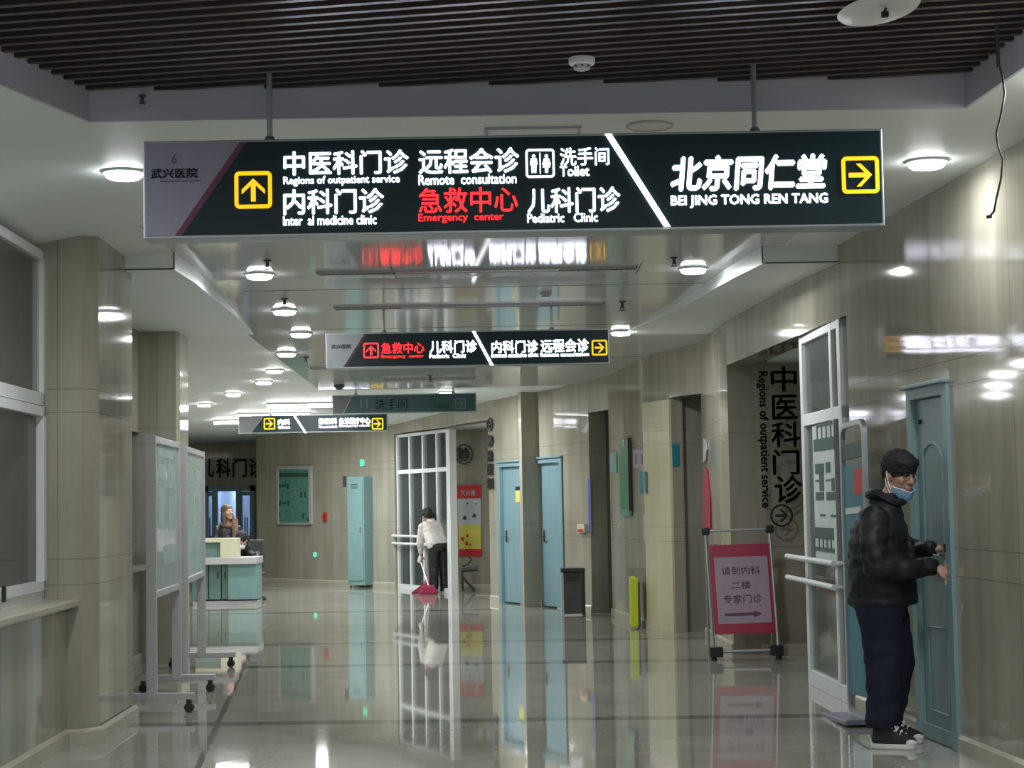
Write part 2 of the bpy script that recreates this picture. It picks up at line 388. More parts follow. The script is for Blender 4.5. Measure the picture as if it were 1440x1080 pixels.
# wall behind the yellow-tinted strip
seg(bm, RW[6], RW[7], 0, HW, 0.15)
struct(obj('wall_right', bm, 'marble'))
bm = NB(); a_, b_ = Vector((*RW[6], 0)), Vector((*RW[7], 0)); wall_prism(bm, a_ + Vector((-0.015, -0.01, 0)), b_ + Vector((-0.015, 0.0, 0)), 0, 2.58, 0.03); struct(obj('pillar', bm, 'cream'))  # thin sheet with the yellow light on this wall strip put into its colour
# niches behind the openings (jamb walls and back walls)
bm = NB()
wall_prism(bm, (2.31, 17.0), (4.4, 17.0), 0, HW, -0.2)              # side wall of the clinic entrance that faces the camera
struct(obj('wall_entrance_side', bm, 'marble'))
bm = NB(); wall_prism(bm, (4.4, 11.9), (4.4, 17.2), 0, HW, 0.15); wall_prism(bm, (2.61, 12.20), (4.4, 12.20), 0, HW, 0.15); struct(obj('wall_entrance_back', bm, 'marble'))
bm = NB(); box(bm, (3.45, 14.6, 2.80), (2.0, 5.3, 0.08)); struct(obj('ceiling_entrance', bm, 'ceil'))
bm = NB(); wall_prism(bm, (1.87, 19.90), (3.2, 20.2), 0, HW, -0.15); wall_prism(bm, (3.2, 17.3), (3.2, 20.4), 0, HW, 0.15); wall_prism(bm, (1.24, 23.62), (2.4, 24.1), 0, HW, -0.15); wall_prism(bm, (2.4, 20.4), (2.4, 24.2), 0, HW, 0.15)
struct(obj('wall_niche', bm, 'marble'))
# far alcove with the waiting-room wall
AL = [(-0.46, 30.0), (-1.6, 30.6)]
bm = NB(); wall_prism(bm, (0.12, 29.75), (-1.02, 30.31), 0, HW, 0.2, 0.2); wall_prism(bm, (-0.86, 32.2), (-0.90, 30.4), 0, HW, 0.1, 0.2); wall_prism(bm, (-0.14, 26.6), (0.12, 29.75), 0, HW, 0.2, 3.0); struct(obj('wall_alcove', bm, 'marble'))
bm = NB(); prism(bm, [(-0.37, 26.55, 2.72), (0.2, 26.55, 2.72), (0.3, 32, 2.72), (-2.2, 32, 2.72), (-2.1, 31.4, 2.72)], (0, 0, 0.06)); struct(obj('ceiling_alcove', bm, 'ceil'))
# end of the corridor: recess with the blue-lit doorway
bm = NB(); wall_prism(bm, (-5.0, 34.6), (-5.05, 38.2), 0, HW, 0.2); struct(obj('wall_recess', bm, 'marble'))
E0, E1 = (-5.0, 38.0), (-9.0, 38.0)
dx0, dx1 = P(360, 700, 38).x - 0.02, P(287, 700, 38).x
bm = NB(); wall_prism(bm, E0, (dx0, 38.0), 0, HW, 0.2, 0); wall_prism(bm, (dx0, 38.0), (dx1, 38.0), P(320, 683, 38).z, HW, 0.2, 1); wall_prism(bm, (dx1, 38.0), E1, 0, HW, 0.2, 3); struct(obj('wall_end', bm, 'marble'))
bm = NB()
wall_prism(bm, (dx0 + 0.1, 38.2), (dx0 + 0.1, 44), 0, 2.6, 0.1); wall_prism(bm, (dx1 - 0.1, 44), (dx1 - 0.1, 38.2), 0, 2.6, 0.1); wall_prism(bm, (dx0 + 0.1, 44), (dx1 - 0.1, 44), 0, 2.6, 0.1)
struct(obj('wall_inner_corridor', bm, 'bluelit'))
bm = NB(); prism(bm, [(dx1 - 0.2, 38.1, 2.5), (dx0 + 0.2, 38.1, 2.5), (dx0 + 0.2, 44.1, 2.5), (dx1 - 0.2, 44.1, 2.5)], (0, 0, 0.1)); struct(obj('ceiling_inner', bm, 'ceil'))
# ---- left wall: low wall with ledge and window, pillar, second window, second pillar
LA, LB = Vector((-2.62, 5.0, 0)), Vector((-2.84, 11.32, 0))
ld = (LB - LA).normalized(); ln = Vector((-ld.y, ld.x, 0))           # ln points behind the left wall (towards -x)
bm = NB(); wall_prism(bm, LB, LA, 0, 0.86, 0.45, 0.35); struct(obj('wall_left', bm, 'marble'))
bm = NB(); c = (LA + LB) / 2 + ln * 0.10; box(bm, (c.x, c.y, 0.885), ((LB - LA).length, 0.36, 0.05), R=ld); obj_sill = obj('trim_1', bm, 'base', bevel=0.012); struct(obj_sill)
PIL = [(-3.5, 11.3), (-2.74, 11.3), (-2.66, 11.42), (-2.70, 12.6), (-3.5, 12.6)]
def pillar(poly, z1, name, u0=0.0):
    bm = NB(); u = u0
    for a, b in zip(poly, poly[1:]):
        L = math.hypot(b[0] - a[0], b[1] - a[1]); uv = bm.loops.layers.uv.verify()
        f = bm.faces.new([bm.verts.new((*a, 0)), bm.verts.new((*b, 0)), bm.verts.new((*b, z1)), bm.verts.new((*a, z1))])
        for l, t in zip(f.loops, ((u, 0), (u + L, 0), (u + L, z1), (u, z1))): l[uv].uv = t
        u += L
    bmesh.ops.remove_doubles(bm, verts=bm.verts, dist=0.0005)
    return struct(obj(name, bm, 'marble'))
pillar(PIL, 3.30, 'pillar', 0.07)
PIL2 = [(-3.9, 17.1), (-3.24, 17.1), (-3.22, 17.2), (-3.26, 17.85), (-3.9, 17.85)]
pillar(PIL2, 3.20, 'pillar', 0.2)
bm = NB(); wall_prism(bm, (-3.59, 17.1), (-3.45, 12.5), 0, 0.9, 0.3, 0); wall_prism(bm, (-3.59, 17.1), (-3.45, 12.5), 2.2, 3.3, 0.3, 0); struct(obj('wall_left', bm, 'marble'))
bm = NB(); wall_prism(bm, (-9.0, 38.0), (-3.9, 17.7), 0, HW, 0.2, 0); struct(obj('wall_left', bm, 'marble'))
bm = NB(); wall_prism(bm, (-4.9, 17.3), (-4.6, 4.5), 0, HW, 0.15, 0); struct(obj('wall_left_room', bm, 'marble'))
# window_1: white frame, mullion, transom, sash, glass
wA, wB = LA + ln * 0.17, LB + ln * 0.17; wR = ld; WH0, WH1 = 0.91, 3.12; WL = (wB - wA).length
def wbox(bm, s, z, w_, h_, d, off=0.0): c = wA + wR * s + ln * off; box(bm, (c.x, c.y, z), (w_, d, h_), R=wR)
win = bpy.data.objects.new('window_1', None); COL.objects.link(win); win.location = wB; struct(win)
ZT = P(20, 556, 10.8).z
bm = NB()
for s in (0.0, 1.55, 3.1, 4.65, WL - 0.03): wbox(bm, s, (WH0 + WH1) / 2, 0.06, WH1 - WH0, 0.07)
for z, h_ in ((WH0 + 0.03, 0.06), (ZT, 0.08), (WH1 - 0.03, 0.06)): wbox(bm, WL / 2, z, WL, h_, 0.07)
obj('window_frame', bm, 'white', win)
bm = NB(); s0, s1 = 4.70, WL - 0.07; zb, zt = WH0 + 0.06, ZT - 0.05
for s in (s0 + 0.03, s1 - 0.03): wbox(bm, s, (zb + zt) / 2, 0.07, zt - zb, 0.05, -0.03)
for z in (zb + 0.03, zt - 0.03): wbox(bm, (s0 + s1) / 2, z, s1 - s0, 0.06, 0.05, -0.03)
obj('sash', bm, 'white', win)
bm = NB(); wbox(bm, s0 + 0.45, zb + 0.03, 0.03, 0.09, 0.02, -0.065); obj('latch', bm, 'black', win)
bm = NB(); wbox(bm, WL / 2, (WH0 + WH1) / 2, WL - 0.02, WH1 - WH0 - 0.02, 0.012, 0.0); obj('glass_pane', bm, 'glass', win)
# window_2 (bluish glass between the two pillars)
win2 = bpy.data.objects.new('window_2', None); COL.objects.link(win2); win2.location = (-3.2, 15, 0.9); struct(win2)
q0, q1 = Vector((-3.45, 12.6, 0)), Vector((-3.58, 17.0, 0)); qR = (q1 - q0).normalized()
bm = NB()
for t in (0.01, 0.33, 0.66, 0.99): c = q0.lerp(q1, t); box(bm, (c.x - 0.12, c.y, 1.55), (0.06, 0.06, 1.3), R=qR)
for z in (0.93, 1.75, 2.17): c = (q0 + q1) / 2; box(bm, (c.x - 0.12, c.y, z), ((q1 - q0).length, 0.06, 0.06), R=qR)
obj('window_frame', bm, 'white', win2)
bm = NB(); c = (q0 + q1) / 2; box(bm, (c.x - 0.12, c.y, 1.55), ((q1 - q0).length, 0.01, 1.28), R=qR); obj('glass_pane', bm, 'bluelit', win2)
bm = NB(); box(bm, (c.x - 0.02, c.y, 0.92), ((q1 - q0).length, 0.3, 0.04), R=qR); struct(obj('trim_2', bm, 'base'))
# ---- baseboards
def base_run(pts, name, off=0.02, h_=0.10, side=1):
    bm = NB(); pr = [(0, 0), (off, 0), (off, h_ - 0.02), (off * 0.4, h_), (0, h_)]; rings = []
    pts = [Vector((*p, 0)) for p in pts]
    for i, p in enumerate(pts):
        d0 = (pts[i] - pts[i - 1]).normalized() if i else None; d1 = (pts[i + 1] - pts[i]).normalized() if i < len(pts) - 1 else None
        d0 = d0 or d1; d1 = d1 or d0
        n0, n1 = Vector((-d0.y, d0.x, 0)) * side, Vector((-d1.y, d1.x, 0)) * side; n = (n0 + n1).normalized(); n = n / max(0.5, n.dot(n0))
        rings.append([bm.verts.new(p + n * a + ZV * b) for a, b in pr])
    for A, B in zip(rings, rings[1:]):
        for k in range(len(pr)): bm.faces.new((A[k], A[(k + 1) % len(pr)], B[(k + 1) % len(pr)], B[k]))
    bm.faces.new(rings[0]); bm.faces.new(rings[-1][::-1])
    return struct(obj(name, bm, 'base'))
base_run([(LA.x, LA.y), (-2.838, 11.26), (-2.80, 11.27), (-2.73, 11.28), (-2.65, 11.41), (-2.69, 12.6)], 'baseboard_left', 0.03, 0.10, -1)
base_run([(-3.45, 12.62), (-3.59, 17.1)], 'baseboard_left', 0.02, 0.1, -1)
base_run([RW[0], wpt(1, D1[0])], 'baseboard_right'); base_run([wpt(1, D1[1]), RW[2], RW[3]], 'baseboard_right')
base_run([RW[4], RW[5]], 'baseboard_right'); base_run([RW[7], RW[8]], 'baseboard_right'); base_run([RW[9], wpt(9, D3[0])], 'baseboard_right')
base_run([wpt(9, D3[1]), RW[10], wpt(10, D2[0])], 'baseboard_right'); base_run([wpt(10, D2[1]), RW[11]], 'baseboard_right')
base_run([RW[12], RW[13], RW[14]], 'baseboard_right'); base_run([(0.10, 29.75), (-1.0, 30.29)], 'baseboard_right'); base_run([(4.4, 16.8), (2.31, 16.8)], 'baseboard_right', side=-1)
# ---- ceilings
RF0, RF1 = K(125, 172), K(1360, 152); RF0, RF1 = Vector((RF0.x, RF0.y, 0)), Vector((RF1.x, RF1.y, 0))
rl = K(0, 120); rr = K(1440, 97)
lf = RF0 + (Vector((rl.x, rl.y, 0)) - RF0) * 7.0; rg = RF1 + (Vector((rr.x, rr.y, 0)) - RF1) * 7.0   # recess outline towards the camera
Z0, T = 3.26, 0.05
bm = NB()
def slab(pts): prism(bm, pts, (0, 0, T))
XL, YF = -2.35, 13.35
yl = RF0.y + (XL - RF0.x) * (lf.y - RF0.y) / (lf.x - RF0.x)
YG, XG = 11.2, 1.95
slab([(RF0.x, RF0.y, Z0), (RF1.x, RF1.y, Z0), (RF1.x, YG, Z0), (RF0.x, YG, Z0)])
slab([(XG, YG, Z0), (RF1.x, YG, Z0), (RF1.x, YF, Z0), (XG, YF, Z0)])
slab([(RF1.x, YF, Z0), (RF1.x, RF1.y, Z0), (rg.x, rg.y, Z0), (4.8, rg.y, Z0), (4.8, YF, Z0)])
slab([(RF0.x, RF0.y, Z0), (RF0.x, YG, Z0), (XL, YG, Z0), (XL, yl, Z0)])
# sloping strip along the left windows
struct(obj('ceiling', bm, 'ceil'))
bm = NB(); n_ = 14; cr = [(XL + (-3.7 - XL) * i / n_, Z0 - 0.27 * (i / n_) ** 1.6) for i in range(n_ + 1)]
for dz in (0, T):
    for (xa, za), (xb, zb_) in zip(cr, cr[1:]): bm.faces.new([bm.verts.new(p) for p in ((xa, 5.0, za + dz), (xa, YF, za + dz), (xb, YF, zb_ + dz), (xb, 5.0, zb_ + dz))])
bmesh.ops.remove_doubles(bm, verts=bm.verts, dist=0.0005); struct(obj('ceiling_curve', bm, 'ceil', smooth=True))
# recess: fascia boards, dark void and slats
bm = NB(); ZS = 3.40
for a, b in ((RF0, RF1), (RF0, lf), (RF1, rg)):
    d = (b - a).normalized(); c = (a + b) / 2; box(bm, (c.x, c.y, (Z0 + ZS) / 2 + 0.05), ((b - a).length + 0.02, 0.03, ZS - Z0 + 0.1), R=d)
struct(obj('trim_3', bm, 'fascia'))
bm = NB(); box(bm, (0, 4.5, 3.60), (9.5, 8.5, 0.02)); struct(obj('ceiling_void', bm, 'void'))
def inside(p): # within the recess outline
    def s(a, b): return (b.x - a.x) * (p.y - a.y) - (b.y - a.y) * (p.x - a.x)
    return s(RF0, RF1) < -0.0 and s(lf, RF0) < 0 and s(RF1, rg) < 0
bm = NB(); th = math.radians(-11.0); sd = Vector((math.cos(th), math.sin(th), 0)); sn = Vector((-sd.y, sd.x, 0))
o0 = Vector((0, RF0.y, 0))
for k in range(-14, 48):
    mid = o0 - sn * (0.104 * k); run = [t for t in [i * 0.02 - 3.6 for i in range(361)] if inside(mid + sd * t)]
    if len(run) < 8: continue
    a, b = mid + sd * run[0], mid + sd * run[-1]
    if max(a.y, b.y) < 4.2: continue
    c = (a + b) / 2; box(bm, (c.x, c.y, ZS + 0.025), ((b - a).length, 0.030, 0.05), R=sd)
struct(obj('ceiling_slat', bm, 'slat'))
# far corridor ceiling: glossy metal panels, then plain paint
XP, side = -2.62, []
bm = NB(); prism(bm, [(XL, YG, Z0 + 0.001), (XG, YG, Z0 + 0.001), (XG, YF, Z0 + 0.001), (XL, YF, Z0 + 0.001)], (0, 0, T)); struct(obj('ceiling_panel', bm, 'panel'))
for rows, m_ in (([YF - 0.001, 14.0, 16.0, 18.0, 20.0, 24.0], 'panel'), ([24.0, 25.0, 28.0, 32.0, 40.0], 'ceil')):
    bm = NB()
    for a, b in zip(rows, rows[1:]):
        x0 = XP if m_ == 'panel' else -9.2
        v = [bm.verts.new(p) for p in ((x0, a, zc(a) + 0.001), (4.8, a, zc(a) + 0.001), (4.8, b, zc(b) + 0.001), (x0, b, zc(b) + 0.001))]; bm.faces.new(v)
        if m_ == 'panel': side.append((a, b))
    bmesh.ops.remove_doubles(bm, verts=bm.verts, dist=0.001)
    g = bmesh.ops.extrude_face_region(bm, geom=list(bm.faces)); bmesh.ops.translate(bm, vec=(0, 0, 0.06), verts=[e for e in g['geom'] if isinstance(e, bmesh.types.BMVert)])
    struct(obj('ceiling_panel' if m_ == 'panel' else 'ceiling_far', bm, m_))
bm = NB()
for a, b in side: bm.faces.new([bm.verts.new(p) for p in ((-9.2, a, zc(a) + 0.001), (XP, a, zc(a) + 0.001), (XP, b, zc(b) + 0.001), (-9.2, b, zc(b) + 0.001))])
bmesh.ops.remove_doubles(bm, verts=bm.verts, dist=0.001)
g = bmesh.ops.extrude_face_region(bm, geom=list(bm.faces)); bmesh.ops.translate(bm, vec=(0, 0, 0.06), verts=[e for e in g['geom'] if isinstance(e, bmesh.types.BMVert)])
struct(obj('ceiling_side', bm, 'ceil'))
# lobby ceiling behind the viewpoint
bm = NB(); box(bm, (-2.0, -4.4, 3.42), (14, 9.3, 0.05)); struct(obj('ceiling_lobby', bm, 'ceil'))
bm = NB()
for y in (14.6, 17.3, 20.4): box(bm, (0.0, y, zc(y) + 0.002), (4.4, 0.006, 0.006))
for x in (-0.9, 1.0): box(bm, (x, 13.95, 3.262), (0.006, 1.2, 0.006))
struct(obj('trim_4', bm, 'gap'))
# dropped soffits along both walls
def soffit(edge, wall, name):
    bm = NB(); n = len(edge)
    for i in range(n - 1):
        for (p, q) in ((edge[i], edge[i + 1]),):
            a, b, c, d = edge[i], edge[i + 1], wall[i + 1], wall[i]
            y0_, y1_ = edge[0][1], edge[-1][1]; zz = lambda v: zc(v[1]) - 0.125 * max(0.0, 1 - (v[1] - y0_) / (y1_ - y0_)) - 0.002
            f = [bm.verts.new((v[0], v[1], zz(v))) for v in (a, b, c, d)]; bm.faces.new(f)
            g = [bm.verts.new((v[0], v[1], zc(v[1]) + 0.02)) for v in (a, b, c, d)]
            bm.faces.new((f[0], f[1], g[1], g[0])); bm.faces.new((f[1], f[2], g[2], g[1])); bm.faces.new((f[3], f[0], g[0], g[3])) if i == 0 else None
    bmesh.ops.remove_doubles(bm, verts=bm.verts, dist=0.0005)
    return struct(obj(name, bm, 'ceil'))
SOFZ = 3.14
le = [G(245, 378, SOFZ), G(275, 403, 3.13), G(303, 431, 3.12), G(330, 458, 3.08), G(357, 487, 3.06)]
soffit([(p.x, p.y) for p in le], [(-4.2, p.y) for p in le], 'ceiling_soffit_left')
re_ = [G(1072, 370, SOFZ), G(1030, 398, 3.12), G(985, 430, 3.09), G(945, 458, 3.05), G(905, 481, 3.0), G(870, 500, 2.95)]
soffit([(p.x, p.y) for p in re_], [(p.x + 1.6, p.y + 0.1) for p in re_], 'ceiling_soffit_right')
bm = NB()
a = G(160, 381, SOFZ); b = G(245, 378, SOFZ); box(bm, ((a.x + b.x) / 2, b.y - 0.004, SOFZ), (abs(b.x - a.x), 0.008, 0.008)); box(bm, (b.x, b.y - 0.004, SOFZ + 0.06), (0.008, 0.008, 0.12))
a = G(1072, 370, SOFZ); b = G(1172, 370, SOFZ); box(bm, ((a.x + b.x) / 2 + 0.02, a.y - 0.004, SOFZ), (abs(b.x - a.x), 0.008, 0.008)); box(bm, (a.x, a.y - 0.004, SOFZ + 0.06), (0.008, 0.008, 0.12))
struct(obj('trim_5', bm, 'gap'))
# ---- doors in the right wall
def door(name, a, b, z1, m, depth, label_h=None, px_handle=None, arch=False, fr=0.09, step=0.02):
    """a, b: near and far floor points of the opening (near one first); the leaf is set back by depth"""
    a, b = Vector((*a, 0)), Vector((*b, 0)); R = (a - b).normalized(); N = R.cross(ZV)   # N faces the corridor
    if N.x > 0: N = -N
    w_ = (a - b).length; c = (a + b) / 2
    d = bpy.data.objects.new(name, None); COL.objects.link(d); d.location = c; struct(d)
    bm = NB()
    for s in (-1, 1): box(bm, c + R * (s * (w_ / 2 - fr / 2)) - N * (depth / 2 - 0.012) + ZV * (z1 / 2), (fr, depth + 0.024, z1), R=R, N=N)
    box(bm, c - N * (depth / 2 - 0.012) + ZV * (z1 - fr / 2), (w_ - 0.002, depth + 0.022, fr), R=R, N=N)
    box(bm, c - N * (depth / 2 - 0.03) + ZV * (z1 - 0.012), (w_ + 0.02, 0.09, 0.022), R=R, N=N)
    obj('door_frame', bm, m, d, bevel=0.004)
    bm = NB(); lw, lh = w_ - 2 * fr - 0.008, z1 - fr - step - 0.006; lc = c - N * depth + ZV * (step + lh / 2)
    box(bm, lc, (lw, 0.045, lh), R=R, N=N); lf_ = obj('door_leaf', bm, m, d, bevel=0.004)
    F = (lc + N * 0.0225, R, ZV, N)
    if arch:
        bm = NB(); hw = lw * 0.30
        pts = [F[0] + R * (hw * math.cos(t)) + ZV * (lh * 0.5 - 0.36 + hw * 0.55 * math.sin(t)) for t in [math.pi * i / 14 for i in range(15)]]
        pts = [F[0] + R * hw + ZV * (-0.02)] + pts + [F[0] - R * hw + ZV * (-0.02)]
        tube(bm, pts, 0.012, 6, closed=True)
        z2 = -lh * 0.5
        tube(bm, [F[0] + R * hw + ZV * (z2 + 0.66), F[0] - R * hw + ZV * (z2 + 0.66), F[0] - R * hw + ZV * (z2 + 0.16), F[0] + R * hw + ZV * (z2 + 0.16)], 0.012, 6, closed=True)
        obj('panel_moulding', bm, m, lf_, smooth=True)
        bm = NB(); cyl(bm, F[0] + R * (-lw * 0.36) + ZV * (lh / 2 - 0.13), F[0] + R * (-lw * 0.36) + ZV * (lh / 2 - 0.13) + N * 0.02, 0.014); obj('peephole', bm, 'black', lf_)
        bm = NB(); box(bm, c + N * 0.0 + ZV * 0.05, (w_ - 0.03, 0.02, 0.09), R=R, N=N); obj('kick_strip', bm, m, d, bevel=0.003)
    return d, F, lw, lh, lf_
dr1, F1, lw1, lh1, leaf1 = door('door_1', wpt(1, D1[0]), wpt(1, D1[1]), 2.14, 'teal', 0.035, arch=True)
bm = NB(); hz = P(1336, 780, 10.35).z - F1[0].z                       # lever handle and lock plate on the near door
h0 = F1[0] + F1[1] * (lw1 / 2 - 0.075) + ZV * hz
box(bm, h0 + F1[3] * 0.006 - ZV * 0.06, (0.045, 0.012, 0.24), R=F1[1], N=F1[3]); cyl(bm, h0, h0 + F1[3] * 0.055, 0.010)
tube(bm, [h0 + F1[3] * 0.055, h0 + F1[3] * 0.055 - F1[1] * 0.05, h0 + F1[3] * 0.05 - F1[1] * 0.13], 0.009, 8)
obj('door_handle', bm, 'chrome', leaf1, smooth=True)['label'] = 'chrome lever handle and lock plate'
dr2, F2, lw2, lh2, leaf2 = door('door_2', wpt(10, D2[0]), wpt(10, D2[1]), 2.07, 'tealfar', 0.05)
dr3, F3, lw3, lh3, leaf3 = door('door_3', wpt(9, D3[0]), wpt(9, D3[1]), 2.09, 'tealfar', 0.05)
for F, lw, lf_ in ((F2, lw2, leaf2), (F3, lw3, leaf3)):
    bm = NB(); h0 = F[0] - F[1] * (lw / 2 - 0.10) - ZV * 0.02; box(bm, h0 + F[3] * 0.006, (0.04, 0.012, 0.16), R=F[1], N=F[3]); tube(bm, [h0, h0 + F[3] * 0.05, h0 + F[3] * 0.05 + F[1] * 0.11], 0.010, 6)
    obj('door_handle', bm, 'dark', lf_)
# yellow notice on the second door
nt_ = W(728.5, 698, (F2[0] + F2[3] * 0.0)[:2], (F2[0] + F2[1])[:2])
bm = NB(); box(bm, nt_ + F2[3] * 0.004, (0.14, 0.006, 0.17), R=F2[1], N=F2[3]); o = obj('door_notice', bm, 'yellow'); tag(o, 'small yellow notice stuck on the far blue door', 'notice')
bm = NB(); box(bm, nt_ + F2[3] * 0.004 + ZV * 0.115, (0.14, 0.006, 0.05), R=F2[1], N=F2[3]); p_ = obj('header_strip', bm, 'blackletter', o)
# ---- glazed clinic door in the near opening (door_4)
ga, gb = Vector((2.37, 12.62, 0)), Vector((2.325, 14.12, 0)); gR = (ga - gb).normalized(); gN = gR.cross(ZV); gN = -gN if gN.x > 0 else gN
gw = (ga - gb).length; gc = (ga + gb) / 2; GH = 2.735; GM = P(1160, 586, 13.4).z
d4 = bpy.data.objects.new('door_4', None); COL.objects.link(d4); d4.location = gc; struct(d4)
bm = NB()
def gbox(s, z, w_, h_, d, off=0): box(bm, gc + gR * s + gN * off + ZV * z, (w_, d, h_), R=gR, N=gN)
for s, w_ in ((-gw / 2 + 0.05, 0.10), (gw / 2 - 0.33, 0.08), (gw / 2 - 0.05, 0.10)): gbox(s, GH / 2, w_, GH, 0.07)
gbox(0, GM, gw, 0.09, 0.065); gbox(0, 0.06, gw, 0.12, 0.065); gbox(0, GH - 0.03, gw, 0.06, 0.065)
obj('door_frame', bm, 'white', d4, bevel=0.003)
bm = NB(); gbox(0, GH / 2, gw - 0.04, GH - 0.04, 0.01); obj('glass_pane', bm, 'glass', d4)
bm = NB()
for z in (P(1160, 788, 13.4).z, P(1160, 820, 13.4).z):
    tube(bm, [gc + gR * (-gw / 2 - 0.42) + gN * 0.10 + ZV * z, gc + gR * (gw / 2 - 0.10) + gN * 0.10 + ZV * z], 0.021, 10)
for s in (-gw / 2 + 0.05, gw / 2 - 0.15):
    for z in (P(1160, 788, 13.4).z, P(1160, 820, 13.4).z): cyl(bm, gc + gR * s + ZV * z, gc + gR * s + gN * 0.10 + ZV * z, 0.014)
obj('push_bar', bm, 'white', d4, smooth=True)
# printed film on the lower pane
def gp(x, y): return W(x, y, (gc + gN * 0.045)[:2], (gc + gN * 0.045 + gR)[:2])
def gquad(bm, x0, y0, x1, y1, off=0.0):
    a, b = gp(x0, (y0 + y1) / 2), gp(x1, (y0 + y1) / 2); za, zb_ = gp((x0 + x1) / 2, y1).z, gp((x0 + x1) / 2, y0).z
    c = (a + b) / 2; c.z = (za + zb_) / 2; box(bm, c + gN * off, ((a - b).length, 0.003, abs(zb_ - za)), R=gR, N=gN)
bm = NB(); gquad(bm, 1145, 596, 1175, 792); film = obj('printed_film', bm, 'paper', d4); film['label'] = 'pale printed film on the glass'
bm = NB()
for r in ((1148, 594, 1171, 599), (1145, 616, 1174, 633), (1147, 652, 1159, 666), (1162, 650, 1168, 664), (1153, 666, 1159, 690), (1147, 675, 1152, 677), (1162, 674, 1168, 676), (1148, 692, 1159, 703), (1163, 692, 1176, 703), (1170, 672, 1174, 690), (1154, 723, 1161, 726), (1169, 724, 1176, 727), (1147, 742, 1173, 758), (1147, 770, 1174, 776)): gquad(bm, *r, off=0.004)
for i in range(4): x = 1149 + i * 6.4; gquad(bm, x, 598, x + 1.2, 618, off=0.004)
for i in range(4): x = 1152 + i * 5.5; gquad(bm, x, 756, x + 1.6, 772, off=0.004)
obj('dark_print', bm, 'darkgreenprint', film)
# ---- far glazed door (door_5)
ha, hb = Vector((-0.99, 29.0, 0)), Vector((-2.03, 31.35, 0)); hR = (ha - hb).normalized(); hN = hR.cross(ZV); hN = -hN if hN.y > 0 else hN
hw_ = (ha - hb).length; hc = (ha + hb) / 2; d5 = bpy.data.objects.new('door_5', None); COL.objects.link(d5); d5.location = hc; struct(d5)
bm = NB()
def hbox(s, z, w_, h_, d, off=0): box(bm, hc + hR * s + hN * off + ZV * z, (w_, d, h_), R=hR, N=hN)
for s in (-0.49, -0.25, 0.0, 0.25): hbox(s * hw_, 1.34, 0.06, 2.68, 0.07)
hbox(0.475 * hw_, 1.34, 0.16, 2.68, 0.12); hbox(0, 0.04, hw_, 0.08, 0.08); hbox(0, 2.66, hw_, 0.05, 0.07); hbox(0, P(600, 662, 30.3).z, hw_, 0.07, 0.065)
obj('door_frame', bm, 'white', d5)
bm = NB(); hbox(0, 1.34, hw_ - 0.05, 2.6, 0.01); obj('glass_pane', bm, 'glass', d5)
bm = NB()
for y in (754, 765): z = P(600, y, 30.3).z; tube(bm, [hc + hR * (-hw_ * 0.53) + hN * 0.1 + ZV * z, hc + hR * (hw_ * 0.30) + hN * 0.1 + ZV * z], 0.022, 8)
obj('push_bar', bm, 'white', d5)
bm = NB(); wall_prism(bm, (-0.1, 31.6), (-2.4, 33.4), 0, HW, 0.1); struct(obj('wall_room_back', bm, 'marble'))
# ---- end doorway leaves (door_6)
d6 = bpy.data.objects.new('door_6', None); COL.objects.link(d6); d6.location = ((dx0 + dx1) / 2, 38, 0); struct(d6)
zt6 = P(320, 683, 38).z
bm = NB()
for s in (dx0 - 0.05, dx1 + 0.05): box(bm, (s, 37.98, zt6 / 2), (0.10, 0.14, zt6))
box(bm, ((dx0 + dx1) / 2, 37.98, zt6 - 0.06), (dx0 - dx1, 0.14, 0.12)); box(bm, (P(335, 700, 38).x, 37.98, zt6 / 2), (0.08, 0.12, zt6)); box(bm, (P(304, 700, 38).x, 37.98, zt6 / 2), (0.08, 0.12, zt6)); obj('door_frame', bm, 'tealfar', d6)
def glazed_leaf(xa, xb, handles):
    bm = NB(); c_ = (xa + xb) / 2; w_ = xa - xb; h_ = zt6 - 0.12
    for s in (-1, 1): box(bm, (c_ + s * (w_ / 2 - 0.03), 38.0, h_ / 2), (0.06, 0.045, h_))
    for z in (0.06, 0.82, h_ - 0.05): box(bm, (c_, 38.0, z), (w_ - 0.1, 0.04, 0.09))
    l6 = obj('door_leaf', bm, 'tealfar', d6)
    bm = NB(); box(bm, (c_, 38.0, h_ / 2), (w_ - 0.08, 0.01, h_ - 0.1)); obj('glass_pane', bm, 'paneblue', l6)
    bm = NB()
    for x in handles: tube(bm, [(x, 37.93, 0.85), (x, 37.93, 1.25)], 0.015, 6)
    obj('door_handle', bm, 'chrome', l6)
xa, xb = P(302, 700, 38).x, P(289, 700, 38).x; glazed_leaf(xa, xb, (xa - 0.10,))
xa, xb = P(358, 700, 38).x, P(337, 700, 38).x; glazed_leaf(xa, xb, (xa - 0.15, xb + 0.12))
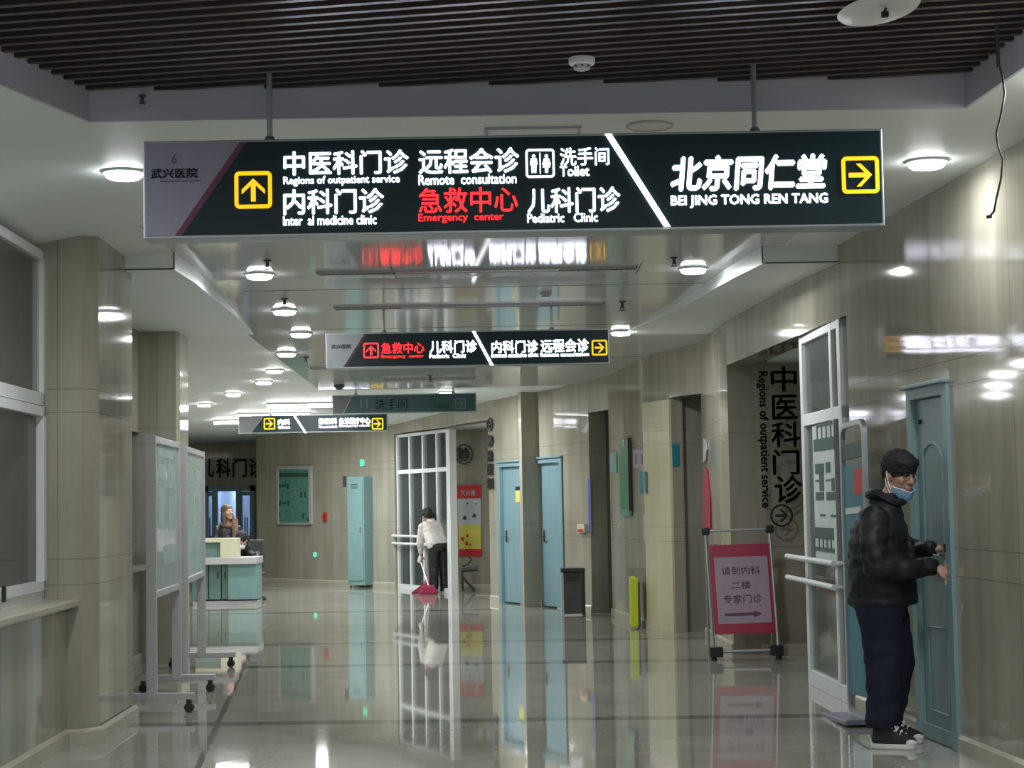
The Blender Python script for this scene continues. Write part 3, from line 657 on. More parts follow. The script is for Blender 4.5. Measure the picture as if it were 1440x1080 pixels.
# ================================================================ hanging direction signs
class Sign:
    def __init__(s, name, Y, x0, x1, yt, yb, thick, label, face, panel, stripe_w, panel_top, panel_bot, rods, rod_y, facemat='green', panelmat='lilac', stripe=True):
        s.Y = Y; c = P((x0 + x1) / 2, (yt + yb) / 2, Y); k = Y / FPX * 1.0
        s.w, s.h = (x1 - x0) * k, (yb - yt) * k; s.c = c; s.k = k; s.cx, s.cy = (x0 + x1) / 2, (yt + yb) / 2
        s.root = thing(name, (c.x, Y + thick / 2, c.z - s.h / 2), label, 'sign', 'hanging direction signs')
        bm = NB(); box(bm, (c.x, Y + thick / 2 + 0.004, c.z), (s.w, thick, s.h)); obj('sign_case', bm, 'alu', s.root, bevel=0.004)
        b = 0.012; s.F = (Vector((c.x, Y, c.z)), XV.copy(), ZV.copy(), -YV)
        u = lambda px: (px - s.cx) * k
        hw, hh = s.w / 2 - b, s.h / 2 - b
        bm = NB(); fprism(bm, [(-hw, -hh), (u(panel_bot), -hh), (u(panel_top), hh), (-hw, hh)], s.F, 0.004); s.panel = obj('hospital_name_panel', bm, panelmat, s.root)
        bm = NB(); fprism(bm, [(u(panel_bot + stripe_w), -hh), (hw, -hh), (hw, hh), (u(panel_top + stripe_w), hh)], s.F, 0.004); s.face = obj('sign_face', bm, facemat, s.root)
        if stripe:
            bm = NB(); fprism(bm, [(u(panel_bot), -hh), (u(panel_bot + stripe_w), -hh), (u(panel_top + stripe_w), hh), (u(panel_top), hh)], s.F, 0.005); obj('slanted_stripe', bm, 'magenta', s.root)
        for x in rods:
            a = P(x, yt - ROLL * (x - s.cx) , Y); a.y += thick / 2; top = K(x, rod_y).z if rod_y > 200 else ZS + 0.03
            bm = NB(); cyl(bm, a - ZV * 0.01, Vector((a.x, a.y, top)), 0.013 if Y < 10 else 0.010, seg=10); cyl(bm, a - ZV * 0.005, a + ZV * 0.025, 0.03, 0.018, seg=10)
            obj('hanging_rod', bm, 'alu', s.root)
    def fr(s, x, y):                      # frame on the face at a photo point
        p = P(x, y, s.Y); return (Vector((p.x, s.Y - 0.004, p.z)), XV.copy(), ZV.copy(), -YV)
    def txt(s, name, m, body, x0, x1, y0, y1, bold=0.02, shear=0.0):
        w_ = (x1 - x0) * s.k; h_ = (y1 - y0 - ROLL * (x1 - x0)) * s.k; bm = NB()
        text(bm, body, s.fr((x0 + x1) / 2, (y0 + y1) / 2), w_, h_, 0.004, bold, shear)
        return obj(name, bm, m, s.root)
    def arrow(s, x0, x1, y0, y1, ang, m, name='arrow_icon'):
        a = (x1 - x0) * s.k; F = s.fr((x0 + x1) / 2, (y0 + y1) / 2); bm = NB()
        ringband(bm, rrect(a, a, a * 0.13), rrect(a * 0.80, a * 0.80, a * 0.04), F, 0.008); fprism(bm, arrow2d(a * 0.62, ang), F, 0.006)
        return obj(name, bm, m, s.root)
    def slash(s, xa, ya, xb, yb, wpx):
        A, B = P(xa, ya, s.Y), P(xb, yb, s.Y); A.y = B.y = s.Y - 0.004; h = wpx * s.k / 2
        bm = NB(); prism(bm, [A - XV * h, A + XV * h, B + XV * h, B - XV * h], -YV * 0.012); return obj('lit_slanted_bar', bm, 'litwhite', s.root)
S1 = Sign('direction_sign', 7.8, 196, 1248, 188, 328, 0.16, 'largest hanging sign, dark green with lit white and red lettering, nearest under the slatted ceiling', None, None, 10, 334, 241, (376, 1065), 100)
for a in (('中医科门诊', 398, 576, 210, 248), ('内科门诊', 398, 541, 264, 303), ('远程会诊', 588, 731, 207, 246), ('儿科门诊', 741, 873, 262, 301), ('洗手间', 787, 857, 207, 234, 0.012)): S1.txt('chinese_lettering', 'litwhite', *a)
for a in (('Regions of outpatient service', 398, 563, 246, 263, 0.013), ('Inter  al medicine clinic', 398, 530, 302, 318, 0.013), ('Remote  consultation', 588, 727, 244, 261, 0.013), ('Pediatric   Clinic', 741, 841, 299, 314, 0.013), ('Toilet', 787, 829, 233, 249, 0.02)): S1.txt('english_lettering', 'litwhite', *a)
S1.txt('chinese_lettering', 'litred', '急救中心', 588, 729, 262, 301, 0.012)['label'] = 'red lit emergency lettering'
S1.txt('english_lettering', 'litred', 'Emergency  center', 588, 709, 299, 315, 0.012)['label'] = 'red lit emergency lettering'
S1.txt('pharmacy_lettering', 'litwhite', '北京同仁堂', 942, 1163, 215, 271, 0.038, 0.10); S1.txt('english_lettering', 'litwhite', 'BEI JING TONG REN TANG', 942, 1165, 271, 294, 0.03)
bm = NB(); F = S1.fr(759.5, 230); a = 41 * S1.k
ringband(bm, rrect(a, a, a * 0.12), rrect(a * 0.86, a * 0.86, a * 0.06), F, 0.006)
for sx, wd in ((-0.22, 0), (0.22, 1)):
    O = (F[0] + F[1] * (a * sx), F[1], F[2], F[3])
    fprism(bm, [(a * 0.06 * math.cos(q), a * 0.25 + a * 0.06 * math.sin(q)) for q in [2 * math.pi * i / 10 for i in range(10)]], O, 0.006)
    body = [(-.10, .17), (.10, .17), (.13, -.03), (.09, -.05), (.08, -.33), (.02, -.33), (.0, -.1), (-.02, -.33), (-.08, -.33), (-.09, -.05), (-.13, -.03)] if not wd else [(-.08, .17), (.08, .17), (.15, -.04), (.11, -.06), (.13, -.14), (.06, -.14), (.05, -.33), (-.05, -.33), (-.06, -.14), (-.13, -.14), (-.11, -.06), (-.15, -.04)]
    fprism(bm, [(x * a, y * a) for x, y in body], O, 0.006)
fprism(bm, [(-a * .015, -a * .36), (a * .015, -a * .36), (a * .015, a * .36), (-a * .015, a * .36)], F, 0.006)
obj('toilet_icon', bm, 'litwhite', S1.root)
S1.arrow(330, 383, 241, 294, math.pi / 2, 'lityellow'); S1.arrow(1183, 1236, 220, 273, 0, 'lityellow'); S1.slash(855, 189, 938, 319, 9)
S1.txt('hospital_name_lettering', 'inkblue', '武兴医院', 212, 279, 236, 252, 0.03)
bm = NB(); F = S1.fr(254, 255); fprism(bm, [(-0.09, -0.002), (0.09, -0.002), (0.09, 0.002), (-0.09, 0.002)], F, 0.0045)
F = S1.fr(245, 224); ringband(bm, [(0.012 * math.cos(q), 0.012 * math.sin(q) - 0.008) for q in [2 * math.pi * i / 12 for i in range(12)]], [(0.007 * math.cos(q), 0.007 * math.sin(q) - 0.008) for q in [2 * math.pi * i / 12 for i in range(12)]], F, 0.0045)
fprism(bm, [(-0.013, -0.008), (-0.009, -0.004), (0.008, 0.022), (0.004, 0.022)], F, 0.0045); obj('hospital_logo', bm, 'inkblue', S1.root)

S2 = Sign('direction_sign', 15.8, 457, 858, 465, 515, 0.15, 'second hanging sign along the corridor, with a red arrow box beside its pale panel', None, None, 4, 512, 482, (539, 776), 432, panelmat='palepanel')
for a in (('儿科门诊', 604, 671, 478, 497), ('内科门诊', 691, 757, 478, 497), ('远程会诊', 760, 828, 476, 496)): S2.txt('chinese_lettering', 'litwhite', *a)
for a in (('Pediatric  Clinic', 604, 655, 497, 504), ('Internal medicine clinic', 691, 757, 496, 503), ('Remote consultation', 760, 828, 495, 502)): S2.txt('english_lettering', 'litwhite', *a)
S2.txt('chinese_lettering', 'litred', '急救中心', 536, 597, 481, 498, 0.015)['label'] = 'red lit emergency lettering'
S2.txt('english_lettering', 'litred', 'Emergency  center', 536, 596, 498, 505, 0.015)['label'] = 'red lit emergency lettering'
S2.arrow(511, 533, 482, 504, math.pi / 2, 'litred'); S2.arrow(832, 854, 478, 500, 0, 'lityellow'); S2.slash(666, 466, 692, 514, 4.5)
S2.txt('hospital_name_lettering', 'inkblue', '武兴医院', 466, 494, 484, 491, 0.02)

S3 = Sign('direction_sign', 24.0, 467, 670, 554, 581, 0.12, 'unlit green hanging sign with faded toilet lettering, above the smallest lit sign', None, None, 1, 495, 482, (500, 637), 541, facemat='green2', panelmat='greypanel', stripe=False)
S3.txt('chinese_lettering', 'fadetext', '洗手间', 528, 573, 560, 576); S3.txt('english_lettering', 'fadetext', 'Toilet', 608, 632, 567, 575)
bm = NB()
for x in (508, 516): F = S3.fr(x, 567); fprism(bm, [(-0.012, -0.06), (0.012, -0.06), (0.012, 0.06), (-0.012, 0.06)], F, 0.005)
obj('toilet_icon', bm, 'fadetext', S3.root); S3.arrow(640, 655, 560, 575, 0, 'fadetext')

S4 = Sign('direction_sign', 27.3, 335, 545, 583, 608, 0.12, 'farthest and smallest lit sign, with two yellow arrow boxes, in front of the ceiling tubes', None, None, 1, 370, 352, (380, 500), 571, panelmat='greypanel', stripe=False)
for a in (('内科', 391, 408, 589, 598, 0.03), ('静脉科', 448, 474, 588, 597, 0.03), ('急诊医疗中心', 477, 521, 587, 597, 0.03)): S4.txt('chinese_lettering', 'litwhite', *a)
for a in (('Clinic', 391, 408, 599, 603, 0.03), ('Venous treatment', 448, 474, 598, 602, 0.03), ('Emergency center', 477, 521, 597, 601, 0.03)): S4.txt('english_lettering', 'litwhite', *a)
S4.arrow(371, 387, 588, 604, 0, 'lityellow'); S4.arrow(523, 539, 588, 604, 0, 'lityellow'); S4.slash(413, 583, 430, 609, 3)

# ================================================================ ceiling fittings
def downlight(x, y, label, r=0.095, watts=None, p=None, group='round ceiling downlights', col=(0.94, 0.98, 1.0)):
    if p is None:
        p = K(x, y)
        if p.x < XL and p.y < YF: p = P(x, y, p.y - 0.2)
    t = thing('ceiling_downlight', p, label, 'downlight', group)
    bm = NB(); lathe(bm, p, [(r + 0.018, 0.005), (r + 0.018, -0.012), (r + 0.006, -0.018), (r + 0.001, -0.018), (r + 0.001, 0.005)], seg=28); obj('trim_ring', bm, 'white', t, smooth=True)
    bm = NB(); lathe(bm, p, [(r, 0.0), (r, -0.030), (r * 0.85, -0.040), (0, -0.043)], seg=28); obj('lit_lens', bm, 'lamp', t, smooth=True)
    l = bpy.data.lights.new('downlight_lamp', 'AREA'); l.shape = 'DISK'; l.size = r * 1.8; l.energy = watts * LAMP_GAIN; l.color = col
    o = bpy.data.objects.new('downlight_lamp', l); COL.objects.link(o); o.parent = t; o.location = (0, 0, -0.048)
    return t
for x, y, lb, wt in (
        (174, 241, 'lit round downlight at the left end of the largest hanging sign', 12), (1303, 226, 'lit round downlight beyond the right end of the largest hanging sign', 5),
        (365, 385, 'lit round downlight, first of the line running off below the largest sign', 11), (975, 377, 'lit round downlight close to the polished right wall, below the largest sign', 11),
        (400, 436, 'lit round downlight, second of the line on the left side', 9), (873, 466, 'lit round downlight beside the right end of the second hanging sign', 11),
        (423, 468, 'lit round downlight just left of the second hanging sign', 8), (403, 496, 'lit round downlight, fourth of the line on the left side', 8),
        (386, 520, 'lit round downlight, fifth of the line on the left side', 8), (371, 536, 'lit round downlight, sixth of the line on the left side', 8),
        (328, 553, 'lit round downlight over the wheeled notice boards, left of the tubes', 8), (287, 568, 'lit round downlight farthest to the left, near the second pillar', 8),
        (628, 551, 'lit round downlight seen over the top of the unlit green sign', 30)):
    downlight(x, y, lb, watts=wt)
# unseen lobby fittings added to raise the brightness, then one behind the smallest sign, one in the end corridor
for x, y, z, wt in ((2.42, 7.5, 3.258, 14), (-2.75, 6.9, 3.19, 8), (-3.0, 0.0, 3.39, 40), (0.0, -0.5, 3.39, 60), (2.4, 0.0, 3.39, 40), (-2.6, -3.0, 3.39, 50), (2.6, -3.0, 3.39, 50), (0.0, -5.5, 3.39, 50), (-3.3, 30.2, 2.89, 34), (-6.1, 40.0, 2.50, 22), (-6.1, 43, 2.50, 22)):
    lb = 'unseen round downlight added in the lobby ceiling to raise the brightness' if y < 9 else 'lit round downlight hidden behind the smallest lit sign' if y < 39 else 'lit round downlight in the bluish corridor behind the end doorway'
    downlight(0, 0, lb, watts=wt, p=Vector((x, y, z)), group='added lobby downlights' if y < 9 else 'hidden downlights' if y < 39 else 'downlights of the bluish corridor', col=(0.94, 0.98, 1.0) if y < 39 else (0.72, 0.84, 1.0))
for x0, x1, y, lb in ((375, 472, 566, 'lit white ceiling tube, nearest of three, above the faded toilet sign'), (333, 436, 580, 'lit white ceiling tube along the top of the smallest lit sign'), (300, 346, 590, 'lit white ceiling tube ending behind the smallest lit sign, farthest')):
    a, b = K(x0, y), K(x1, y); c = (a + b) / 2; L = (b - a).length
    t = thing('ceiling_tube_light', c, lb, 'tube light', 'lit ceiling tubes')
    bm = NB(); box(bm, c - ZV * 0.015, (L, 0.10, 0.03)); obj('housing', bm, 'white', t)
    bm = NB(); cyl(bm, c - XV * (L / 2 - 0.01) - ZV * 0.045, c + XV * (L / 2 - 0.01) - ZV * 0.045, 0.030, seg=12); obj('lit_tube', bm, 'lamp', t, smooth=True)
    l = bpy.data.lights.new('tube_lamp', 'AREA'); l.shape = 'RECTANGLE'; l.size = L; l.size_y = 0.06; l.energy = TUBE_W; l.color = (0.95, 0.97, 1.0)
    o = bpy.data.objects.new('tube_lamp', l); COL.objects.link(o); o.parent = t; o.location = (0, 0, -0.09)
def sprinkler(x, y, label, s=1.0, p=None):
    p = K(x, y) if p is None else p
    t = thing('sprinkler_head', p, label, 'sprinkler', 'ceiling sprinklers')
    bm = NB(); lathe(bm, p, [(0.030 * s, 0), (0.028 * s, -0.008), (0.012 * s, -0.012), (0.012 * s, -0.045 * s), (0.006 * s, -0.05 * s), (0, -0.05 * s)], seg=14); obj('pipe_base', bm, 'dark', t)
    bm = NB(); lathe(bm, p, [(0.0, -0.068 * s), (0.026 * s, -0.068 * s), (0.026 * s, -0.064 * s), (0.0, -0.064 * s)], seg=14)
    for q in (-1, 1): tube(bm, [p + XV * (0.010 * q * s) - ZV * 0.04 * s, p + XV * (0.016 * q * s) - ZV * 0.055 * s, p - ZV * 0.066 * s], 0.003 * s, 6)
    obj('deflector', bm, 'dark', t)
for a in ((376, 366, 'small sprinkler head just above the first downlight of the left line', 1.0), (400, 420, 'small sprinkler head just above the second downlight of the left line', 1.1), (430, 502, 'small sprinkler head beside the fourth and fifth left downlights', 1.2), (875, 424, 'small sprinkler head above the downlight by the second sign', 1.2), (605, 528, 'small sprinkler head below the second hanging sign', 1.2), (948, 362, 'small sprinkler head above the downlight near the right wall', 1.0)):
    sprinkler(*a)
q = P(200, 140, RF0.y - 0.02); sprinkler(0, 0, 'small sprinkler head in front of the grey ceiling step', 0.6, q + ZV * 0.02)
def detector(p, r, label, m='white', m2='greyframe'):
    t = thing('smoke_detector', p, label, 'smoke detector')
    bm = NB(); lathe(bm, p, [(r, 0.0), (r, -r * 0.35), (r * 0.9, -r * 0.5), (r * 0.62, -r * 0.55), (0, -r * 0.55)], seg=24); obj('detector_base', bm, m, t, smooth=True)
    bm = NB(); lathe(bm, p, [(r * 0.72, -r * 0.5), (r * 0.60, -r * 0.85), (r * 0.3, -r * 0.95), (0, -r * 0.95)], seg=24)
    d_ = obj('sensor_dome', bm, m2, t, smooth=True)
    bm = NB()
    for i in range(8): q_ = math.pi * 2 * i / 8; box(bm, p + Vector((math.cos(q_) * r * 0.67, math.sin(q_) * r * 0.67, -r * 0.67)), (r * 0.16, r * 0.05, r * 0.13), R=Vector((-math.sin(q_), math.cos(q_), 0)))
    obj('sensor_slot', bm, 'black', d_)
q = G(818, 82, ZS - 0.002); detector(q, 0.058, 'white smoke detector on the dark slatted ceiling')
q = K(767, 411); detector(q, 0.05, 'grey smoke detector above the second hanging sign', 'greyframe')
q = K(477, 541); detector(q, 0.07, 'dark smoke detector amid the reflected lettering above the unlit sign', 'dark', 'dark')
# round speaker and access hatch in the near ceiling
q = K(914, 176); t = thing('ceiling_speaker', q, 'flat round speaker grille in the white ceiling behind the largest sign', 'speaker')
bm = NB(); lathe(bm, q, [(0.115, 0.002), (0.115, -0.006), (0.108, -0.010), (0.102, -0.008), (0.102, 0.002)], seg=32); obj('speaker_rim', bm, 'greyframe', t, smooth=True)
bm = NB(); lathe(bm, q, [(0.102, 0.0), (0.102, -0.006), (0, -0.007)], seg=32); obj('speaker_grille', bm, 'white', t)
a, b = K(682, 184), K(816, 184); c = (a + b) / 2; c.y += 0.08; t = thing('ceiling_hatch', c, 'flush access hatch in the white ceiling just above the largest sign', 'access hatch')
bm = NB(); F = (c, XV.copy(), YV.copy(), -ZV); wv = (b - a).length; ringband(bm, [(wv / 2, 0.18), (-wv / 2, 0.18), (-wv / 2, -0.18), (wv / 2, -0.18)], [(wv / 2 - 0.012, 0.168), (-wv / 2 + 0.012, 0.168), (-wv / 2 + 0.012, -0.168), (wv / 2 - 0.012, -0.168)], F, 0.012); obj('hatch_frame', bm, 'greyframe', t)
bm = NB(); box(bm, c - ZV * 0.003, (wv - 0.03, 0.33, 0.006)); obj('hatch_panel', bm, 'white', t)
# linear air diffusers
for x0, xa, xb, x1, y, lb in ((443, 556, 785, 893, 379, 'long linear air diffuser nearest to the camera, with a blank middle'), (468, 562, 757, 848, 429, 'long linear air diffuser just before the second hanging sign'), (437, 445, 452, 460, 517, 'short stub of air diffuser beside the pale end of the second sign'), (540, 560, 590, 668, 531, 'thin linear air diffuser behind the second sign, over the unlit sign')):
    a, b = K(x0, y), K(x1, y); c = (a + b) / 2; L = b.x - a.x; u, v = K(xa, y).x, K(xb, y).x
    t = thing('air_diffuser', c, lb, 'air vent', 'linear ceiling diffusers')
    bm = NB()
    for s in (-1, 1): box(bm, c + YV * (0.055 * s) - ZV * 0.008, (L, 0.012, 0.022))
    for s in (-1, 1): box(bm, c + XV * (L / 2 * s) - ZV * 0.008, (0.012, 0.122, 0.022))
    obj('diffuser_frame', bm, 'greyframe', t)
    bm = NB()
    for s0, s1 in ((a.x, u), (v, b.x)): box(bm, ((s0 + s1) / 2, c.y, c.z - 0.004), (s1 - s0, 0.10, 0.006))
    obj('dark_slot', bm, 'black', t)
    bm = NB(); n = 0
    for s0, s1 in ((a.x, u), (v, b.x)):
        k = int((s1 - s0) / 0.035)
        for i in range(k): box(bm, (s0 + (i + 0.5) * (s1 - s0) / k, c.y, c.z - 0.010), (0.008, 0.10, 0.008))
    obj('louver', bm, 'dark', t)
    bm = NB(); box(bm, ((u + v) / 2, c.y, c.z - 0.008), (v - u, 0.10, 0.012)); obj('blank_panel', bm, 'greyframe', t, bevel=0.003)
# loose round lamp cover hanging askew from the slats
q = G(1236, 12, ZS - 0.10); t = thing('lamp_cover', q, 'round white lamp cover hanging askew under the slatted ceiling', 'lamp cover')
ax = Vector((0.32, -0.34, 1)).normalized(); ax = Vector((-0.13, 0.10, 1.0)).normalized()
bm = NB(); lathe(bm, q, [(0.0, -0.030), (0.09, -0.026), (0.15, -0.010), (0.158, 0.0), (0.150, 0.004), (0.0, 0.002)], axis=ax, seg=32); obj('cover_disc', bm, 'white', t, smooth=True)
bm = NB(); tube(bm, [q + Vector((0.02, 0, 0.14)), q + Vector((0.035, -0.01, 0.06)), q + Vector((0.01, -0.07, -0.02)), q + Vector((0.0, -0.10, -0.045))], 0.006, 6); box(bm, q + Vector((0, -0.10, -0.05)), (0.025, 0.02, 0.02)); obj('spring_clip', bm, 'black', t)
# loose black wire on the right
Yw = 7.25; pts = [(1404, 88), (1410, 108), (1413, 132), (1408, 160), (1401, 188), (1404, 208), (1410, 224), (1408, 250), (1401, 280), (1398, 297), (1391, 305)]
bm = NB(); tube(bm, [P(x, y, Yw) for x, y in pts], 0.0045, 6); o = obj('hanging_cable', bm, 'black', None, smooth=True); tag(o, 'thin black cable dangling loose from the slatted ceiling by the right wall', 'cable')
bm = NB(); box(bm, P(1391, 305, Yw), (0.02, 0.012, 0.012)); obj('cable_plug', bm, 'black', o)
bm = NB(); a_ = P(1404, 88, Yw); cyl(bm, a_ - ZV * 0.02, Vector((a_.x, a_.y, ZS + 0.03)), 0.008, seg=8); obj('cable_gland', bm, 'dark', o)
# ================================================================ things along the right wall
def wallframe(i, x, y, off=0.012):
    a, b = RW[i], RW[i + 1]; O = W(x, y, a, b); R = Vector((a[0] - b[0], a[1] - b[1], 0)).normalized(); N = R.cross(ZV); N = -N if N.x > 0 else N
    return (O + N * off, R, ZV.copy(), N)
def wallrect(i, x0, x1, y0, y1, off=0.0, d=0.01, bm=None):
    a, b = RW[i], RW[i + 1]; p, q = W(x0, (y0 + y1) / 2, a, b), W(x1, (y0 + y1) / 2, a, b); z1, z0 = W((x0 + x1) / 2, y0, a, b).z, W((x0 + x1) / 2, y1, a, b).z
    R = (p - q).normalized(); N = R.cross(ZV); N = -N if N.x > 0 else N; c = (p + q) / 2; c.z = (z0 + z1) / 2
    bm = bm or NB(); box(bm, c + N * (off + d / 2), ((p - q).length, d, z1 - z0), R=R, N=N); return bm
def solid(bm, d): bmesh.ops.recalc_face_normals(bm, faces=bm.faces); return bm
# big wall lettering on the dark side wall (faces the camera)
YT = 16.8
def ft(x, y, off=0.012): p = P(x, y, YT); return (Vector((p.x, YT - off, p.z)), XV.copy(), ZV.copy(), -YV)
def tt(bm, body, x0, x1, y0, y1, b, rot=0):
    k = YT / FPX; w_, h_ = (x1 - x0) * k, (y1 - y0) * k
    return text(bm, body, ft((x0 + x1) / 2, (y0 + y1) / 2), *((w_, h_) if not rot else (h_, w_)), 0.0, b, 0, rot)
bm = NB()
for ch, x0, x1, y0, y1 in (('中', 1083, 1120, 515, 551), ('医', 1085, 1121, 555, 590), ('科', 1084, 1125, 593, 629), ('门', 1086, 1124, 632, 668), ('诊', 1089, 1128, 668, 708)): tt(bm, ch, x0, x1, y0, y1, 0.018)
g = bmesh.ops.extrude_face_region(bm, geom=list(bm.faces)); bmesh.ops.translate(bm, vec=(0, -0.015, 0), verts=[e for e in g['geom'] if isinstance(e, bmesh.types.BMVert)])
o = obj('wall_lettering', bm, 'blackletter'); tag(o, 'tall black clinic lettering running down the dark side wall of the entrance', 'wall lettering')
bm = NB(); tt(bm, 'Regions of outpatient service', 1065, 1082, 522, 714, 0.035, 90); o2 = obj('english_lettering', bm, 'blackletter', o)
bm = NB(); F = ft(1099, 725, 0.003); r_ = 16 * YT / FPX
ringband(bm, [(r_ * math.cos(q), r_ * math.sin(q)) for q in [2 * math.pi * i / 28 for i in range(28)]], [(r_ * .82 * math.cos(q), r_ * .82 * math.sin(q)) for q in [2 * math.pi * i / 28 for i in range(28)]], F, 0.012); fprism(bm, arrow2d(r_ * 1.15, 0), F, 0.012)
obj('arrow_circle', bm, 'blackletter', o)
# A-shaped poster stand in front of it
Yb, Yt_ = 16.30, 16.52
TL, TR, BL, BR = P(992, 747, Yt_), P(1082, 744, Yt_), P(1004, 917, Yb), P(1095, 914, Yb)
t = thing('poster_stand', Vector(((BL.x + BR.x) / 2, 16.4, 0)), 'A-shaped poster stand with a crimson bordered notice and arrow, in the clinic entrance', 'poster stand')
for a, b in ((TL, BL), (TR, BR)): bm = NB(); tube(bm, [a, b], 0.014, 8); obj('frame_post', bm, 'alu', t, smooth=True)
bm = NB(); tube(bm, [TL, TR], 0.012, 8); obj('top_rail', bm, 'alu', t, smooth=True)
bm = NB(); tube(bm, [BL, BR], 0.014, 8); obj('bottom_rail', bm, 'alu', t, smooth=True)
for a in (TL, TR): bm = NB(); box(bm, a, (0.075, 0.06, 0.075)); obj('corner_cap', bm, 'black', t, bevel=0.015)
for a, s in ((BL, 1), (BR, -1)):
    bm = NB(); box(bm, a + XV * (0.02 * s), (0.12, 0.09, 0.09)); cyl(bm, Vector((a.x, a.y, a.z - 0.03)), Vector((a.x, a.y, 0.0)), 0.022, 0.03, seg=10); obj('foot', bm, 'black', t, bevel=0.004)
for a in (TL, TR): bm = NB(); e = Vector((a.x + 0.03, 16.74, 0.0)); tube(bm, [a + YV * 0.03, e], 0.011, 8); obj('rear_leg', bm, 'alu', t, smooth=True)
def bil(u, v): return (TL.lerp(TR, u)).lerp(BL.lerp(BR, u), v)
def patch(bm, u0, u1, v0, v1, off, d=0.004):
    n = ((TR - TL).cross(BL - TL)).normalized(); n = n if n.y < 0 else -n
    prism(bm, [bil(u0, v0) + n * off, bil(u1, v0) + n * off, bil(u1, v1) + n * off, bil(u0, v1) + n * off], n * d); return n
bm = NB(); patch(bm, 0.03, 0.97, 0.12, 0.86, 0.0, 0.008); pb = obj('poster_border', bm, 'pinkred', t)
bm = NB(); n_ = patch(bm, 0.10, 0.93, 0.225, 0.775, 0.008, 0.003); pp = obj('notice_sheet', bm, 'posterlilac', pb)
bm = NB(); Rp = (TR - TL).normalized(); Up = (TL - BL).normalized()
def pf(u, v): return (bil(u, v) + n_ * 0.0125, Rp, (Up - Rp * Up.dot(Rp)).normalized(), n_)
Wp = (TR - TL).length
bm.free()
for bd, fr_, w_, h_ in (('请到内科', pf(0.50, 0.34), 0.60, 0.075), ('二楼', pf(0.49, 0.46), 0.30, 0.07), ('专家门诊', pf(0.50, 0.575), 0.60, 0.08)): obj('grey_lettering', text(NB(), bd, fr_, Wp * w_, h_, 0.0, 0.012), 'posterink', pp)
bm = NB(); F = pf(0.5, 0.70); L = Wp * 0.29; fprism(bm, [(-L, -0.012), (L * .55, -0.012), (L * .55, -0.032), (L, 0), (L * .55, 0.032), (L * .55, 0.012), (-L, 0.012)], F, 0.002); obj('arrow_print', bm, 'magenta', pp)
# crimson pennant and grey shape on the wall left of the entrance
bm = NB(); a, b = RW[4], RW[5]; F = wallframe(4, 995, 700, 0.006)
uu = lambda x, y: (((W(x, y, a, b) - F[0]).dot(F[1])), (W(x, y, a, b) - F[0]).z)
fprism(bm, [uu(990, 744), uu(1001, 744), uu(1000, 700), uu(996, 662), uu(993, 657), uu(991, 690)], F, 0.012); o = obj('wall_banner', bm, 'pinkred'); tag(o, 'narrow crimson pointed banner on the wall above the poster stand', 'banner')
bm = NB(); fprism(bm, [uu(991, 650), uu(994, 648), uu(996, 632), uu(994, 620), uu(991, 616)], F, 0.012); o = obj('wall_plaque', bm, 'greyframe'); tag(o, 'grey half oval plaque above the crimson banner', 'plaque')
# teal notice stand leaning by the near joint in the wall, behind the man
a, b = RW[2], RW[3]
def sp(x, y, off=0.16): h = W(x, y, (a[0] - off, a[1]), (b[0] - off, b[1])); return h
p0, p1 = sp(1189, 800), sp(1222, 800); R = (p0 - p1).normalized() * -1; R = (p1 - p0).normalized(); N = R.cross(ZV); N = -N if N.x > 0 else N
c0 = (p0 + p1) / 2; wS = (p1 - p0).length; zT = sp(1200, 592).z
t = thing('notice_stand', Vector((c0.x, c0.y, 0)), 'slim white framed stand with a teal notice, behind the man at the door', 'notice stand')
bm = NB(); cz = (zT + 0.03) / 2; F = (Vector((c0.x, c0.y, cz)) - N * 0.015, R, ZV.copy(), N)
ringband(bm, rrect(wS, zT - 0.03, 0.10), rrect(wS - 0.07, zT - 0.10, 0.075), F, 0.03); obj('stand_frame', bm, 'alu', t, smooth=True)
bm = NB(); hS = zT - 0.45; fprism(bm, [(x, y - 0.08) for x, y in rrect(wS - 0.07, hS, 0.02)], F, 0.02); pn = obj('notice_panel', bm, 'bluegreen', t)
F2_ = (F[0] + N * 0.021, R, ZV.copy(), N); top = hS / 2 - 0.08
def fr2(bm, x0, x1, y0, y1): return fprism(bm, [(x0, y0), (x1, y0), (x1, y1), (x0, y1)], F2_, 0.003)
bm = NB(); fr2(bm, 0.02, wS / 2 - 0.06, top - 0.20, top - 0.03); obj('red_square', bm, 'red', pn)
bm = NB(); fr2(bm, -wS / 2 + 0.08, wS / 2 - 0.12, top - 0.32, top - 0.28); text(bm, '就诊须知', (F2_[0] + ZV * (top - 0.72) + N * 0.003, R, ZV.copy(), N), 0.14, 0.5, 0.0, 0.02); obj('white_lettering', bm, 'white', pn)
bm = NB(); fprism(bm, [(x, y + zT / 2 - 0.21) for x, y in rrect(wS - 0.12, 0.10, 0.02)], F, 0.025); obj('header_plate', bm, 'darkgreenprint', t)
bm = NB(); box(bm, Vector((c0.x, c0.y, 0.018)), (wS + 0.06, 0.38, 0.035), R=R, N=N); obj('base_plate', bm, 'lilac', t, bevel=0.008)
